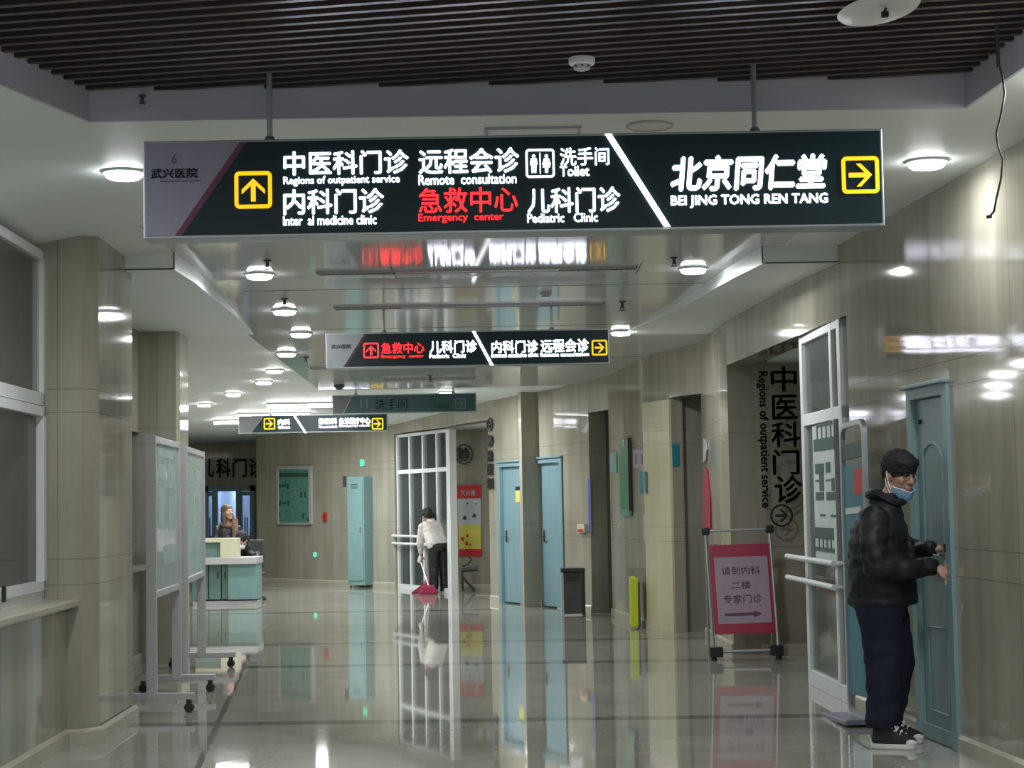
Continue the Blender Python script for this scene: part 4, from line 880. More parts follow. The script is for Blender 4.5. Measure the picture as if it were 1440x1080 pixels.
# small things on the wall further on
def plate(name, i, x0, x1, y0, y1, m, label, cat, d=0.012, group=None):
    o = obj(name, wallrect(i, x0, x1, y0, y1, 0.0, d), m, bevel=0.003); return tag(o, label, cat, group)
pil = (RW[6], RW[7])
q = P(943.5, 640, 19.78); q_ = Vector((RW[7][0] - RW[6][0], RW[7][1] - RW[6][1], 0)).normalized(); n_ = Vector((q_.y, -q_.x, 0))
o = obj('wall_sign', box(NB(), Vector((*RW[6], q.z)) + n_ * 0.055 - q_ * 0.008, (0.085, 0.012, 0.245), R=n_, N=q_), 'bluegreen', bevel=0.003); tag(o, 'blue teal plate on the grey strip just past the yellowish wall strip', 'wall sign')
plate('wall_sign', 7, 901, 910, 663, 694, 'bluegreen', 'lower blue teal plate just before the yellowish wall strip, below the two papers', 'wall sign')
plate('wall_sign', 7, 859, 868, 636, 665, 'boardgreen', 'dull green plate between the dark doorway and the tall green board', 'wall sign')
for x0, x1, lb in ((891, 899, 'lilac paper sheet beside the tall green board'), (899.5, 907, 'paper sheet nearer the yellowish wall strip, with a dark print line')):
    o = plate('posted_paper', 7, x0, x1, 632, 658, 'posterlilac', lb, 'paper', 0.006, 'papers by the tall green board')
    bm = wallrect(7, (x0 + x1) / 2 - 1, (x0 + x1) / 2 + 1.2, 638, 653, 0.006, 0.002); obj('dark_print', bm, 'inkblue', o)
# projecting tall green board
F = wallframe(7, 884, 668, 0.0); pA, pB = W(876, 668, RW[7], RW[8]), W(889, 668, RW[7], RW[8])
zt_, zb_ = W(884, 618, RW[7], RW[8]).z, W(884, 716, RW[7], RW[8]).z
t = thing('projecting_board', (pB + pA) / 2 - ZV * ((pA.z - zb_)), 'tall bright green board sticking out of the wall beside two papers', 'notice board')
bm = NB(); cb = (pA + pB) / 2 + F[3] * 0.028; cb.z = (zt_ + zb_) / 2; box(bm, cb, ((pA - pB).length, 0.03, zt_ - zb_), R=F[1], N=F[3]); obj('board_panel', bm, 'leafgreen', t, bevel=0.004)
bm = NB(); box(bm, cb + F[1] * ((pA - pB).length / 2 + 0.012), (0.010, 0.045, zt_ - zb_ + 0.03), R=F[1], N=F[3]); obj('dark_edge', bm, 'black', t)
bm = NB(); box(bm, cb + ZV * ((zt_ - zb_) / 2 - 0.03) + F[3] * 0.025 + F[1] * 0.06, (0.10, 0.02, 0.09), R=F[1], N=F[3]); obj('top_clip', bm, 'chrome', t, bevel=0.004)
bm = NB(); box(bm, cb - ZV * ((zt_ - zb_) / 2 + 0.04), ((pA - pB).length, 0.03, 0.08), R=F[1], N=F[3]); obj('lower_strip', bm, 'boardgreen', t)
# blue banner strip and small red box before the dark doorway
o = plate('wall_banner', 9, 828, 832, 672, 750, 'blue', 'narrow blue banner strip at the edge of the dark doorway', 'banner', 0.01)
o = plate('wall_box', 9, 816, 826, 737, 749, 'cream2', 'small cream and red box low on the wall before the blue banner', 'wall box', 0.05)
bm = wallrect(9, 817, 825, 744, 748, 0.05, 0.004); obj('red_strip', bm, 'red', o)
# folded lime caution board leaning by the wall
q0 = G(892, 883); F = wallframe(7, 892, 880, 0.0)
t = thing('caution_board', Vector((q0.x - 0.0, q0.y, 0)), 'lime yellow folded caution board standing against the wall before the yellowish wall strip', 'caution board')
zz_ = P(892, 812, q0.y).z
bm = NB(); box(bm, Vector((q0.x, q0.y, zz_ / 2 + 0.01)), (0.085, 0.30, zz_ - 0.02), R=XV, N=YV); obj('board_panel', bm, 'lime', t, bevel=0.01)
bm = NB(); box(bm, Vector((q0.x + 0.055, q0.y + 0.02, zz_ / 2 - 0.02)), (0.025, 0.28, zz_ - 0.06), R=XV, N=YV); obj('rear_panel', bm, 'dark', t)
bm = NB(); box(bm, Vector((q0.x, q0.y, zz_)), (0.05, 0.10, 0.03)); obj('handle', bm, 'lime', t, bevel=0.008)
# grey litter bin
q0 = G(807, 866); kb = q0.y / FPX; wB = 34 * kb; hB = 66 * kb
t = thing('litter_bin', Vector((q0.x, q0.y + 0.15, 0)), 'dark grey metal litter bin standing by the wall after the two blue doors', 'litter bin')
cB = Vector((q0.x, q0.y + 0.15, 0))
bm = NB(); box(bm, cB + ZV * (hB * 0.47 + 0.0), (wB * 0.80, 0.26, hB * 0.86)); obj('bin_body', bm, 'dark', t, bevel=0.012)
bm = NB(); box(bm, cB + ZV * (hB - 0.025), (wB, 0.32, 0.05)); obj('lid', bm, 'black', t, bevel=0.012)
bm = NB(); box(bm, cB + Vector((0, -0.135, hB * 0.80)), (wB * 0.6, 0.02, 0.09)); obj('opening', bm, 'black', t)
for s in (-1, 1): bm = NB(); box(bm, cB + Vector((s * wB * 0.44, 0.0, hB / 2 - 0.02)), (0.03, 0.28, hB - 0.04)); obj('side_frame', bm, 'black' if s > 0 else 'greyframe', t)
# vertical wall lettering by the far corner
bm = NB(); zs = [599, 620, 641, 660, 680]; F0 = wallframe(10, 691, 640, 0.02)
for ch, y in zip('静脉配制'[:4], zs[1:]):
    f = wallframe(10, 692, y, 0.02); text(bm, ch, f, 0.19, 0.17, 0.0, 0.03)
o = None
g = bmesh.ops.extrude_face_region(bm, geom=list(bm.faces)); bmesh.ops.translate(bm, vec=F0[3] * 0.02, verts=[e for e in g['geom'] if isinstance(e, bmesh.types.BMVert)])
o = obj('wall_lettering', bm, 'blackletter'); tag(o, 'narrow column of dark green letters at the corner before the two blue doors', 'wall lettering')
bm = NB(); f = wallframe(10, 691, 597, 0.02); ringband(bm, [(0.10 * math.cos(q), 0.10 * math.sin(q)) for q in [2 * math.pi * i / 20 for i in range(20)]], [(0.075 * math.cos(q), 0.075 * math.sin(q)) for q in [2 * math.pi * i / 20 for i in range(20)]], f, 0.02); fprism(bm, arrow2d(0.10, math.pi), f, 0.02); obj('arrow_circle', bm, 'blackletter', o)
# ================================================================ far alcove
A0, A1 = (0.12, 29.75), (-1.9, 30.75)
aR = (Vector((*A0, 0)) - Vector((*A1, 0))).normalized(); aN = aR.cross(ZV); aN = -aN if aN.y > 0 else aN
def af(x, y, off=0.01): p = W(x, y, A0, A1); return (p + aN * off, aR, ZV.copy(), aN)
F = af(653, 639); r_ = 14.5 * F[0].y / FPX; bm = NB(); cc = [2 * math.pi * i / 28 for i in range(28)]
ringband(bm, [(r_ * math.cos(q), r_ * math.sin(q)) for q in cc], [(r_ * .86 * math.cos(q), r_ * .86 * math.sin(q)) for q in cc], F, 0.015); o = obj('round_wall_emblem', bm, 'darkgreenprint'); tag(o, 'round black ring emblem with one bold character on the alcove wall', 'wall emblem')
bm = NB(); text(bm, '静', F, r_ * 1.35, r_ * 1.35, 0.012, 0.03); obj('character', bm, 'blackletter', o)
# fire box poster
def arect(x0, x1, y0, y1, off, d):
    p, q = W(x0, (y0 + y1) / 2, A0, A1), W(x1, (y0 + y1) / 2, A0, A1); z1, z0 = W((x0 + x1) / 2, y0, A0, A1).z, W((x0 + x1) / 2, y1, A0, A1).z
    c = (p + q) / 2; c.z = (z0 + z1) / 2; return box(NB(), c + aN * (off + d / 2), ((p - q).length, d, z1 - z0), R=aR, N=aN)
c = W(660, 782, A0, A1)
t = thing('fire_poster', c + aN * 0.02, 'red, white and yellow fire box poster on the alcove wall behind the cleaner', 'poster')
obj('red_header', arect(643, 677, 682, 701, 0.005, 0.02), 'red', t); obj('white_sheet', arect(645, 677, 701, 738, 0.005, 0.015), 'palepanel', t); y_ = obj('yellow_sheet', arect(646, 677, 738, 772, 0.005, 0.015), 'yellow', t); f_ = obj('red_footer', arect(646, 678, 772, 782, 0.005, 0.02), 'red', t)
bm = NB(); text(bm, '灭火箱', af(659, 693, 0.027), 0.28, 0.10, 0.0, 0.02); obj('white_lettering', bm, 'white', t)
bm = NB()
for x0, x1, y0, y1 in ((656, 660, 705, 711), (669, 672, 706, 711), (650, 658, 725, 731), (664, 671, 723, 727)): F = af((x0 + x1) / 2, (y0 + y1) / 2, 0.021); s = (x1 - x0) * 0.006; fprism(bm, [(-s, -s * .5), (s * .6, -s * .8), (s, s * .2), (0, s * .9)], F, 0.002)
obj('dark_pictures', bm, 'dark', t)
bm = NB()
for x, y, s in ((651, 758, .05), (658, 753, .04), (657, 764, .05), (662, 766, .03)): F = af(x, y, 0.021); fprism(bm, rrect(s, s * 1.4, s * .3), F, 0.002)
obj('red_pictures', bm, 'red', y_)
# dark metal folding rack under the poster
q0 = G(660, 833); q0.y -= 0.0
t = thing('folding_rack', q0, 'dark metal folding rack leaning under the fire poster', 'rack')
k_ = q0.y / FPX; pr = lambda x, y: P(x, y, q0.y)
bm = NB(); tube(bm, [pr(649, 802), pr(672, 800)], 0.035, 8); obj('cross_bar', bm, 'dark', t)
bm = NB(); tube(bm, [pr(651, 812), pr(668, 831)], 0.022, 8); obj('leg', bm, 'dark', t)
bm = NB(); e = pr(651, 833); e.z = 0.02; tube(bm, [pr(650, 803), e], 0.018, 8); obj('leg', bm, 'dark', t)
bm = NB(); tube(bm, [pr(650, 797), pr(658, 794), pr(663, 787), pr(660, 782)], 0.014, 8); obj('bent_arm', bm, 'dark', t)
# ================================================================ far bend of the wall
def fw(x, y, off=0.01): return wallframe(13, x, y, off)
t = thing('notice_board', W(415, 737, RW[13], RW[14]), 'dark green notice board in a pale frame on the far bend of the wall', 'notice board')
obj('board_panel', wallrect(13, 394, 437, 660, 735, 0.0, 0.03), 'boardgreen', t)
bm = NB()
for r in ((391.5, 394, 658, 737), (437, 440, 656, 737), (392, 440, 655.5, 660), (392, 440, 735, 737.5)): wallrect(13, *r, 0.0, 0.05, bm)
obj('board_frame', bm, 'greyframe', t)
bm = NB()
for r in ((394, 436, 665, 671), (394, 397, 681, 686), (405, 408, 680, 688), (394, 397, 705, 711), (406, 409, 704, 711), (394, 396, 720, 727), (424, 427, 692, 700), (430, 432, 692, 700), (433, 436, 728, 733), (398, 404, 681, 685), (399, 404, 706, 709), (427, 430, 722, 730)): wallrect(13, *r, 0.03, 0.003, bm)
obj('dark_print', bm, 'darkgreenprint', t)
t = thing('exit_sign', wallframe(13, 511, 651, 0.0)[0], 'small green lit exit sign high on the wall above the teal cabinet', 'exit sign')
F = fw(511, 651, 0.03); bm = NB(); fprism(bm, rrect(0.13, 0.13, 0.02), (F[0] - F[3] * 0.03, F[1], F[2], F[3]), 0.03); obj('sign_case', bm, 'greyframe', t)
bm = NB(); fprism(bm, rrect(0.115, 0.115, 0.03), F, 0.004); lf_ = obj('lit_face', bm, 'exitgreen', t)
bm = NB(); fprism(bm, [(-.012, .035), (.012, .035), (.018, 0), (.012, -.04), (-.012, -.04), (-.018, 0)], (F[0] + F[3] * 0.005, F[1], F[2], F[3]), 0.002); obj('running_figure', bm, 'palepanel', lf_)
t = thing('exit_light', wallframe(13, 444, 780, 0.0)[0], 'tiny green exit light low on the wall beside the notice board', 'exit light')
F = fw(444, 780, 0.02); bm = NB(); fprism(bm, rrect(0.11, 0.11, 0.03), (F[0] - F[3] * 0.02, F[1], F[2], F[3]), 0.02); obj('light_case', bm, 'greyframe', t); bm = NB(); fprism(bm, rrect(0.09, 0.09, 0.04), F, 0.006); obj('lit_face', bm, 'exitgreen', t)
t = thing('fire_alarm_box', wallframe(13, 459, 735, 0.0)[0], 'small red fire alarm handle on the wall between notice board and teal cabinet', 'fire alarm')
F = fw(459, 727, 0.0); bm = NB(); fprism(bm, rrect(0.05, 0.17, 0.015), F, 0.06); obj('alarm_box', bm, 'red', t); bm = NB(); fprism(bm, rrect(0.075, 0.05, 0.01), (F[0] + F[3] * 0.03 + ZV * 0.02, F[1], F[2], F[3]), 0.05); obj('handle', bm, 'red', t)
# teal cabinet: stands with its back to the bending wall
qc = G(513, 826.5); cz = P(513, 670, qc.y).z
wd = (Vector((*RW[14], 0)) - Vector((*RW[13], 0))).normalized(); wn = Vector((wd.y, -wd.x, 0)); wn = wn if wn.y < 0 else -wn
pl = G(493, 822); d1 = Vector((pl.x - qc.x, pl.y - qc.y, 0)); 
Rc = Vector((-0.80, 0.60, 0)); Nc = Vector((0.60, 0.80, 0)); wF, dF = 0.40, 0.42
ctr = Vector((qc.x, qc.y, 0)) + Rc * (wF / 2) + Nc * (dF / 2)
t = thing('storage_cabinet', ctr, 'tall narrow teal metal cabinet standing against the bend of the far wall', 'cabinet')
bm = NB(); box(bm, ctr + ZV * (cz / 2 + 0.02), (wF, dF, cz - 0.04), R=Rc, N=Nc); obj('cabinet_body', bm, 'tealmetal', t, bevel=0.006)
fc = ctr - Nc * (dF / 2)
for z0, z1 in ((0.12, cz - 0.06),): bm = NB(); box(bm, fc - Nc * 0.008 + ZV * ((z0 + z1) / 2), (wF - 0.04, 0.018, z1 - z0), R=Rc, N=Nc); dd = obj('cabinet_door', bm, 'tealmetal', t, bevel=0.004)
bm = NB(); box(bm, fc - Nc * 0.022 - Rc * (wF / 2 - 0.07) + ZV * (cz * 0.52), (0.02, 0.014, 0.10), R=Rc, N=Nc); obj('handle', bm, 'chrome', dd)
bm = NB()
for i in range(3): box(bm, fc - Nc * 0.019 + ZV * (cz - 0.14 - 0.03 * i), (0.16, 0.006, 0.012), R=Rc, N=Nc)
obj('vent_slot', bm, 'dark', dd)
for s, s2 in ((-1, -1), (1, -1), (1, 1), (-1, 1)): bm = NB(); c = ctr + Rc * (s * (wF / 2 - 0.04)) + Nc * (s2 * (dF / 2 - 0.04)); cyl(bm, c, c + ZV * 0.03, 0.02, seg=8); obj('foot', bm, 'dark', t)
bm = NB(); cb = fc + Rc * (wF / 2 - 0.03) + ZV * (cz - 0.08); box(bm, cb - Nc * 0.03 + Rc * 0.06, (0.05, 0.05, 0.20), R=Rc, N=Nc); obj('hanging_lock_box', bm, 'dark', t)
# lettering above the end doorway
bm = NB()
for ch, x0, x1 in (('儿', 281, 301), ('科', 304, 324), ('门', 327, 347), ('诊', 350, 370)):
    a, b = P(x0, 658, 37.95), P(x1, 658, 37.95); text(bm, ch, (Vector(((a.x + b.x) / 2, 37.98, a.z)), XV.copy(), ZV.copy(), -YV), b.x - a.x, 27 * 38 / FPX, 0.0, 0.02)
g = bmesh.ops.extrude_face_region(bm, geom=list(bm.faces)); bmesh.ops.translate(bm, vec=(0, -0.04, 0), verts=[e for e in g['geom'] if isinstance(e, bmesh.types.BMVert)])
o = obj('wall_lettering', bm, 'blackletter'); tag(o, 'large dark clinic letters over the blue doorway at the corridor end', 'wall lettering')
# ================================================================ wheeled notice boards on the left
def notice_board(name, A, B, ztop, zbot, label, feet):
    """A near post, B far post (floor points)"""
    A, B = Vector((*A, 0)), Vector((*B, 0)); R = (A - B).normalized(); N = R.cross(ZV); N = N if N.x > 0 else -N; c = (A + B) / 2; L = (A - B).length
    t = thing(name, c, label, 'notice board', 'wheeled notice boards'); zf = 0.10
    for q in (A, B): bm = NB(); box(bm, q + ZV * ((ztop + zf) / 2), (0.055, 0.075, ztop - zf), R=R, N=N); obj('post', bm, 'greyframe', t, bevel=0.004)
    bm = NB(); box(bm, c + ZV * (ztop - 0.03), (L - 0.05, 0.06, 0.05), R=R, N=N); box(bm, c + ZV * (zbot + 0.025), (L - 0.05, 0.06, 0.05), R=R, N=N); obj('panel_frame', bm, 'greyframe', t, bevel=0.004)
    bm = NB(); box(bm, c + ZV * ((ztop + zbot) / 2), (L - 0.055, 0.035, ztop - zbot - 0.10), R=R, N=N); bp_ = obj('board_panel', bm, 'boardglass', t)
    bm = NB(); hh = ztop - zbot
    for s, z, w_, h_ in ((0, 0.40, 0.6, 0.05), (-0.2, 0.26, 0.28, 0.16), (0.18, 0.28, 0.26, 0.10), (-0.2, 0.02, 0.28, 0.22), (0.18, 0.05, 0.26, 0.26), (-0.1, -0.25, 0.5, 0.12)):
        box(bm, c + R * (s * L) + N * 0.018 + ZV * ((ztop + zbot) / 2 + z * hh), (w_ * L, 0.0016, h_ * hh), R=R, N=N)
    obj('posted_sheet', bm, 'pale', bp_)
    for q, on in zip((A, B), feet):
        if not on: continue
        Nf = Vector((1, -0.03, 0)).normalized(); bm = NB(); box(bm, q + ZV * 0.115 + Nf * 0.0, (0.62, 0.05, 0.05), R=Nf, N=Vector((-Nf.y, Nf.x, 0))); ft_ = obj('foot_bar', bm, 'greyframe', t, bevel=0.004)
        for s in (-1, 1):
            k = q + Nf * (s * 0.27); bm = NB(); cyl(bm, k + YV * -0.02 + ZV * 0.035, k + YV * 0.02 + ZV * 0.035, 0.035, seg=14); box(bm, k + ZV * 0.075, (0.035, 0.055, 0.04)); obj('caster', bm, 'black', ft_)
    return t
def postpt(x, Y): p = P(x, 800, Y); return (p.x, p.y)
notice_board('notice_board', postpt(213, 12.95), postpt(248, 14.35), P(212, 612, 12.95).z, P(212, 842, 12.95).z, 'wheeled notice board with pale green glass, the nearer of two beside the marble pillar', (1, 1))
notice_board('notice_board', postpt(258, 14.75), postpt(283, 16.5), P(258, 626, 14.75).z, P(258, 822, 14.75).z, 'wheeled notice board with pale green glass, the farther of two, before the reception desk', (0, 1))
# ================================================================ reception desk
Yd = 26.9; kd = Yd / FPX
x0, x1 = P(268, 800, Yd).x, P(361, 800, Yd).x; zt = P(330, 784, Yd).z; xm = P(320, 800, Yd).x
t = thing('reception_desk', Vector(((x0 + x1) / 2, Yd + 0.3, 0)), 'teal fronted reception desk with pale top at the end of the corridor', 'desk')
bm = NB(); box(bm, ((xm + x1) / 2, Yd + 0.3, (zt - 0.08) / 2 + 0.04), (x1 - xm - 0.01, 0.58, zt - 0.16)); obj('desk_body', bm, 'tealmetal', t, bevel=0.004)
bm = NB(); box(bm, ((x0 + x1) / 2 + 0.005, Yd + 0.3, 0.03), (x1 - x0 - 0.04, 0.54, 0.06)); obj('plinth', bm, 'greyframe', t)
bm = NB(); box(bm, ((x0 + x1) / 2, Yd + 0.28, zt - 0.05), (x1 - x0 + 0.02, 0.68, 0.10)); obj('desk_top', bm, 'desktop', t, bevel=0.006)
xd = P(310, 800, Yd).x
for a, b in ((x0, P(292, 800, Yd).x), (P(292, 800, Yd).x, xd), (xd, xm)):
    bm = NB(); box(bm, ((a + b) / 2, Yd + 0.32, (zt - 0.08) / 2 + 0.04), (b - a - 0.015, 0.5, zt - 0.17)); dd = obj('cupboard_door', bm, 'deskgreen', t, bevel=0.004)
    bm = NB(); box(bm, (b - 0.05, Yd + 0.06, 0.45), (0.015, 0.02, 0.10)); obj('handle', bm, 'black', dd)
Yc = Yd + 0.12; zc0 = zt; zc1 = P(320, 757, Yd).z
xa, xb, xe = P(272, 770, Yd).x, P(308, 770, Yd).x, P(332, 770, Yd).x
t = thing('counter_box', Vector(((xa + xe) / 2, Yc + 0.15, zc0)), 'cream raised counter box standing on the reception desk', 'counter box')
bm = NB(); box(bm, ((xb + xe) / 2, Yc + 0.15, (zc0 + zc1) / 2), (xe - xb, 0.34, zc1 - zc0)); obj('end_panel', bm, 'cream2', t, bevel=0.004)
bm = NB(); box(bm, ((xa + xb) / 2, Yc + 0.15, zc1 - 0.03), (xb - xa, 0.34, 0.06)); obj('top_panel', bm, 'cream2', t, bevel=0.003)
bm = NB(); box(bm, ((xa + xb) / 2, Yc + 0.18, (zc0 + zc1) / 2 - 0.03), (xb - xa, 0.30, zc1 - zc0 - 0.06)); obj('green_front', bm, 'deskgreen', t)
# ================================================================ people
def ball(bm, c, r, rot=None, sub=3):
    mm = Matrix.Translation(Vector(c)) @ (rot.to_4x4() if rot is not None else Matrix.Identity(4)) @ Matrix.Diagonal((*((r, r, r) if isinstance(r, (int, float)) else r), 1))
    bmesh.ops.create_icosphere(bm, subdivisions=sub, radius=1.0, matrix=mm)
def hullof(bm, parts):
    b2 = NB()
    for c, r in parts: ball(b2, c, r, sub=2)
    bmesh.ops.convex_hull(b2, input=b2.verts); me = bpy.data.meshes.new('h'); 
    bmesh.ops.delete(b2, geom=[v for v in b2.verts if not v.link_faces], context='VERTS')
    b2.to_mesh(me); b2.free(); bm.from_mesh(me); bpy.data.meshes.remove(me)
def capsule(bm, p0, r0, p1, r1): hullof(bm, [(p0, r0), (p1, r1)])
def chain(bm, pts):
    for (a, ra), (b, rb) in zip(pts, pts[1:]): capsule(bm, a, ra, b, rb)
def loft(bm, secs, seg=28):              # stacked ellipses: (centre, rx, ry[, tilt about y]) -> closed skin
    rings = []
    for s in secs:
        c, rx, ry = Vector(s[0]), s[1], s[2]; tl = s[3] if len(s) > 3 else 0.0
        rings.append([bm.verts.new(c + Vector((rx * math.cos(t) * math.cos(tl), ry * math.sin(t), rx * math.cos(t) * math.sin(tl)))) for t in [2 * math.pi * k / seg for k in range(seg)]])
    for A, B in zip(rings, rings[1:]):
        for k in range(seg): bm.faces.new((A[k], A[(k + 1) % seg], B[(k + 1) % seg], B[k]))
    bm.faces.new(rings[0][::-1]); bm.faces.new(rings[-1])
    bmesh.ops.recalc_face_normals(bm, faces=bm.faces)
def fuse(name, bm, m, parent, voxel=0.006, smooth=6, disp=0.0, dscale=0.05, fac=0.5):
    """melt overlapping pieces into one continuous skin"""
    bmesh.ops.recalc_face_normals(bm, faces=bm.faces)
    me = bpy.data.meshes.new(name); bm.to_mesh(me); bm.free()
    o = bpy.data.objects.new(name, me); COL.objects.link(o)
    r = o.modifiers.new('r', 'REMESH'); r.mode = 'VOXEL'; r.voxel_size = voxel
    s = o.modifiers.new('s', 'SMOOTH'); s.factor = fac; s.iterations = smooth
    dg = bpy.context.evaluated_depsgraph_get(); me2 = bpy.data.meshes.new_from_object(o.evaluated_get(dg))
    bpy.data.objects.remove(o); bpy.data.meshes.remove(me)
    if disp:
        from mathutils import noise
        nn = [v.normal.copy() for v in me2.vertices]
        for v, n in zip(me2.vertices, nn): v.co += n * disp * noise.noise(Vector((v.co.x / dscale, v.co.y / dscale, v.co.z / dscale * 1.6)))
    return mesh_obj(name, me2, m, parent, local=True, smooth=True)
def plain(name, bm, m, parent, smooth=True, bevel=0.0): return obj(name, bm, m, parent, local=True, smooth=smooth, bevel=bevel)
def hand(bm, wrist, d, up, side, curl=0.9, s=1.0):
    """palm, four bent fingers and a thumb; d = direction of the palm, up = back of the hand, side = towards the thumb"""
    d, up = Vector(d).normalized(), Vector(up).normalized(); sd = d.cross(up).normalized() * (1 if side > 0 else -1); wrist = Vector(wrist)
    k = wrist + d * 0.085 * s
    hullof(bm, [(wrist, 0.022 * s), (k + sd * 0.026 * s, 0.015 * s), (k - sd * 0.026 * s, 0.013 * s), (wrist + d * 0.03 * s + sd * 0.018 * s, 0.019 * s)])
    for i, (off, L) in enumerate(((0.028, 0.072), (0.010, 0.080), (-0.009, 0.075), (-0.027, 0.060))):
        p = k + sd * off * s; a = 0.35 * curl; pts = [(p, 0.0095 * s)]; dirv = d
        for j, fr_ in enumerate((0.42, 0.33, 0.25)):
            ang = a + j * 0.55 * curl + i * 0.08; dirv = (d * math.cos(ang) - up * math.sin(ang)).normalized(); p = p + dirv * L * fr_ * s; pts.append((p, (0.0088 - 0.0008 * j) * s))
        chain(bm, pts)
    t0 = wrist + d * 0.03 * s + sd * 0.030 * s; t1 = t0 + (d * 0.7 + sd * 0.6 - up * 0.3).normalized() * 0.038 * s; t2 = t1 + (d * 0.85 - sd * 0.05 - up * 0.5).normalized() * 0.032 * s
    chain(bm, [(t0, 0.013 * s), (t1, 0.011 * s), (t2, 0.009 * s)])
def head_parts(bm, Mh, ear=True):
    """head facing +x in its own frame, added to bm through the matrix Mh"""
    R3 = Mh.to_3x3(); f = lambda p: Mh @ Vector(p)
    ball(bm, f((-0.018, 0, 0.035)), (0.100, 0.078, 0.090), R3); ball(bm, f((0.025, 0, -0.03)), (0.068, 0.066, 0.085), R3); ball(bm, f((0.03, 0, -0.075)), (0.055, 0.052, 0.045), R3)
    ball(bm, f((0.062, 0, -0.104)), (0.026, 0.028, 0.020), R3); ball(bm, f((0.072, 0, 0.028)), (0.020, 0.056, 0.014), R3)
    capsule(bm, f((0.090, 0, 0.012)), 0.009, f((0.110, 0, -0.026)), 0.013)
    for s in (-1, 1):
        ball(bm, f((0.100, s * 0.012, -0.030)), 0.009, R3); ball(bm, f((0.062, s * 0.042, -0.022)), (0.026, 0.024, 0.022), R3)
        if ear: ball(bm, f((-0.008, s * 0.078, -0.008)), (0.020, 0.011, 0.034), R3)
    ball(bm, f((0.086, 0, -0.060)), (0.013, 0.026, 0.007), R3); ball(bm, f((0.084, 0, -0.074)), (0.013, 0.022, 0.008), R3)
def rotz(a): return Matrix.Rotation(a, 4, 'Z')
# ---------------------------------------------------------------- the man unlocking the door (faces +x in his own frame)
g0 = G(1252, 1049)
man = thing('person', Vector((g0.x, g0.y, 0)), 'man in black padded jacket, dark trousers and canvas shoes, unlocking the near teal door', 'person', rz=math.radians(-14))
Mh = Matrix.Translation((0.105, 0.0, 1.590)) @ rotz(math.radians(-45)) @ Matrix.Rotation(math.radians(12), 4, 'Y')
bm = NB(); head_parts(bm, Mh)
capsule(bm, (0.085, 0, 1.53), 0.056, (0.0, 0, 1.38), 0.062); chain(bm, [((-0.0, 0, 1.34), 0.07), ((-0.04, 0, 1.15), 0.10), ((-0.04, 0, 0.95), 0.10)])
RH, LH = Vector((0.285, -0.13, 1.050)), Vector((0.275, 0.06, 1.150))     # wrists
chain(bm, [((-0.05, -0.18, 1.34), 0.055), ((-0.035, -0.27, 1.06), 0.045), (RH, 0.026)]); chain(bm, [((-0.03, 0.18, 1.34), 0.055), ((0.05, 0.25, 1.10), 0.045), (LH, 0.026)])
chain(bm, [((-0.05, -0.09, 0.90), 0.085), ((-0.02, -0.10, 0.48), 0.055), ((-0.02, -0.11, 0.08), 0.024)]); chain(bm, [((-0.04, 0.09, 0.90), 0.085), ((0.05, 0.11, 0.48), 0.055), ((0.0, 0.13, 0.08), 0.024)])
for (x, y) in ((-0.02, -0.11), (0.0, 0.13)): capsule(bm, (x, y, 0.06), 0.022, (x + 0.11, y - 0.01, 0.035), 0.018)
hand(bm, RH, (0.95, 0.10, -0.30), (0.25, -0.5, 0.85), 1, 1.0); hand(bm, LH, (1.0, -0.05, 0.05), (0.0, -0.3, 1.0), -1, 1.0)
fuse('body', bm, 'skin', man, 0.0055, 4)
# hair: short, with a straight fringe
bm = NB(); R3 = Mh.to_3x3(); f = lambda p: Mh @ Vector(p)
ball(bm, f((-0.018, 0, 0.056)), (0.122, 0.100, 0.098), R3); ball(bm, f((0.036, 0, 0.080)), (0.074, 0.088, 0.044), R3); ball(bm, f((-0.070, 0, 0.010)), (0.055, 0.075, 0.070), R3)
for s in (-1, 1): ball(bm, f((0.0, s * 0.068, 0.045)), (0.05, 0.022, 0.040), R3)
for i in range(7): y = -0.066 + 0.022 * i; capsule(bm, f((0.060 - abs(y) * 0.2, y, 0.085)), 0.026, f((0.082 - abs(y) * 0.45, y, 0.054)), 0.010)
fuse('hair', bm, 'hair', man, 0.005, 8, 0.0035, 0.018)
# eyes, brows, glasses
for s in (-1, 1):
    bm = NB(); ball(bm, f((0.083, s * 0.031, 0.006)), (0.008, 0.013, 0.006), R3, 2); plain('eye', bm, 'lens', man)
bm = NB()
for s in (-1, 1): tube(bm, [f((0.098 - 0.004 * abs(math.cos(q)), s * 0.034 + 0.025 * math.cos(q), 0.004 + 0.019 * math.sin(q))) for q in [2 * math.pi * i / 18 for i in range(18)]], 0.0018, 6, closed=True); tube(bm, [f((0.092, s * 0.058, 0.010)), f((0.05, s * 0.078, 0.010)), f((-0.01, s * 0.084, 0.008))], 0.0018, 6)
tube(bm, [f((0.100, -0.010, 0.008)), f((0.103, 0, 0.012)), f((0.100, 0.010, 0.008))], 0.0018, 6); plain('glasses', bm, 'dark', man)
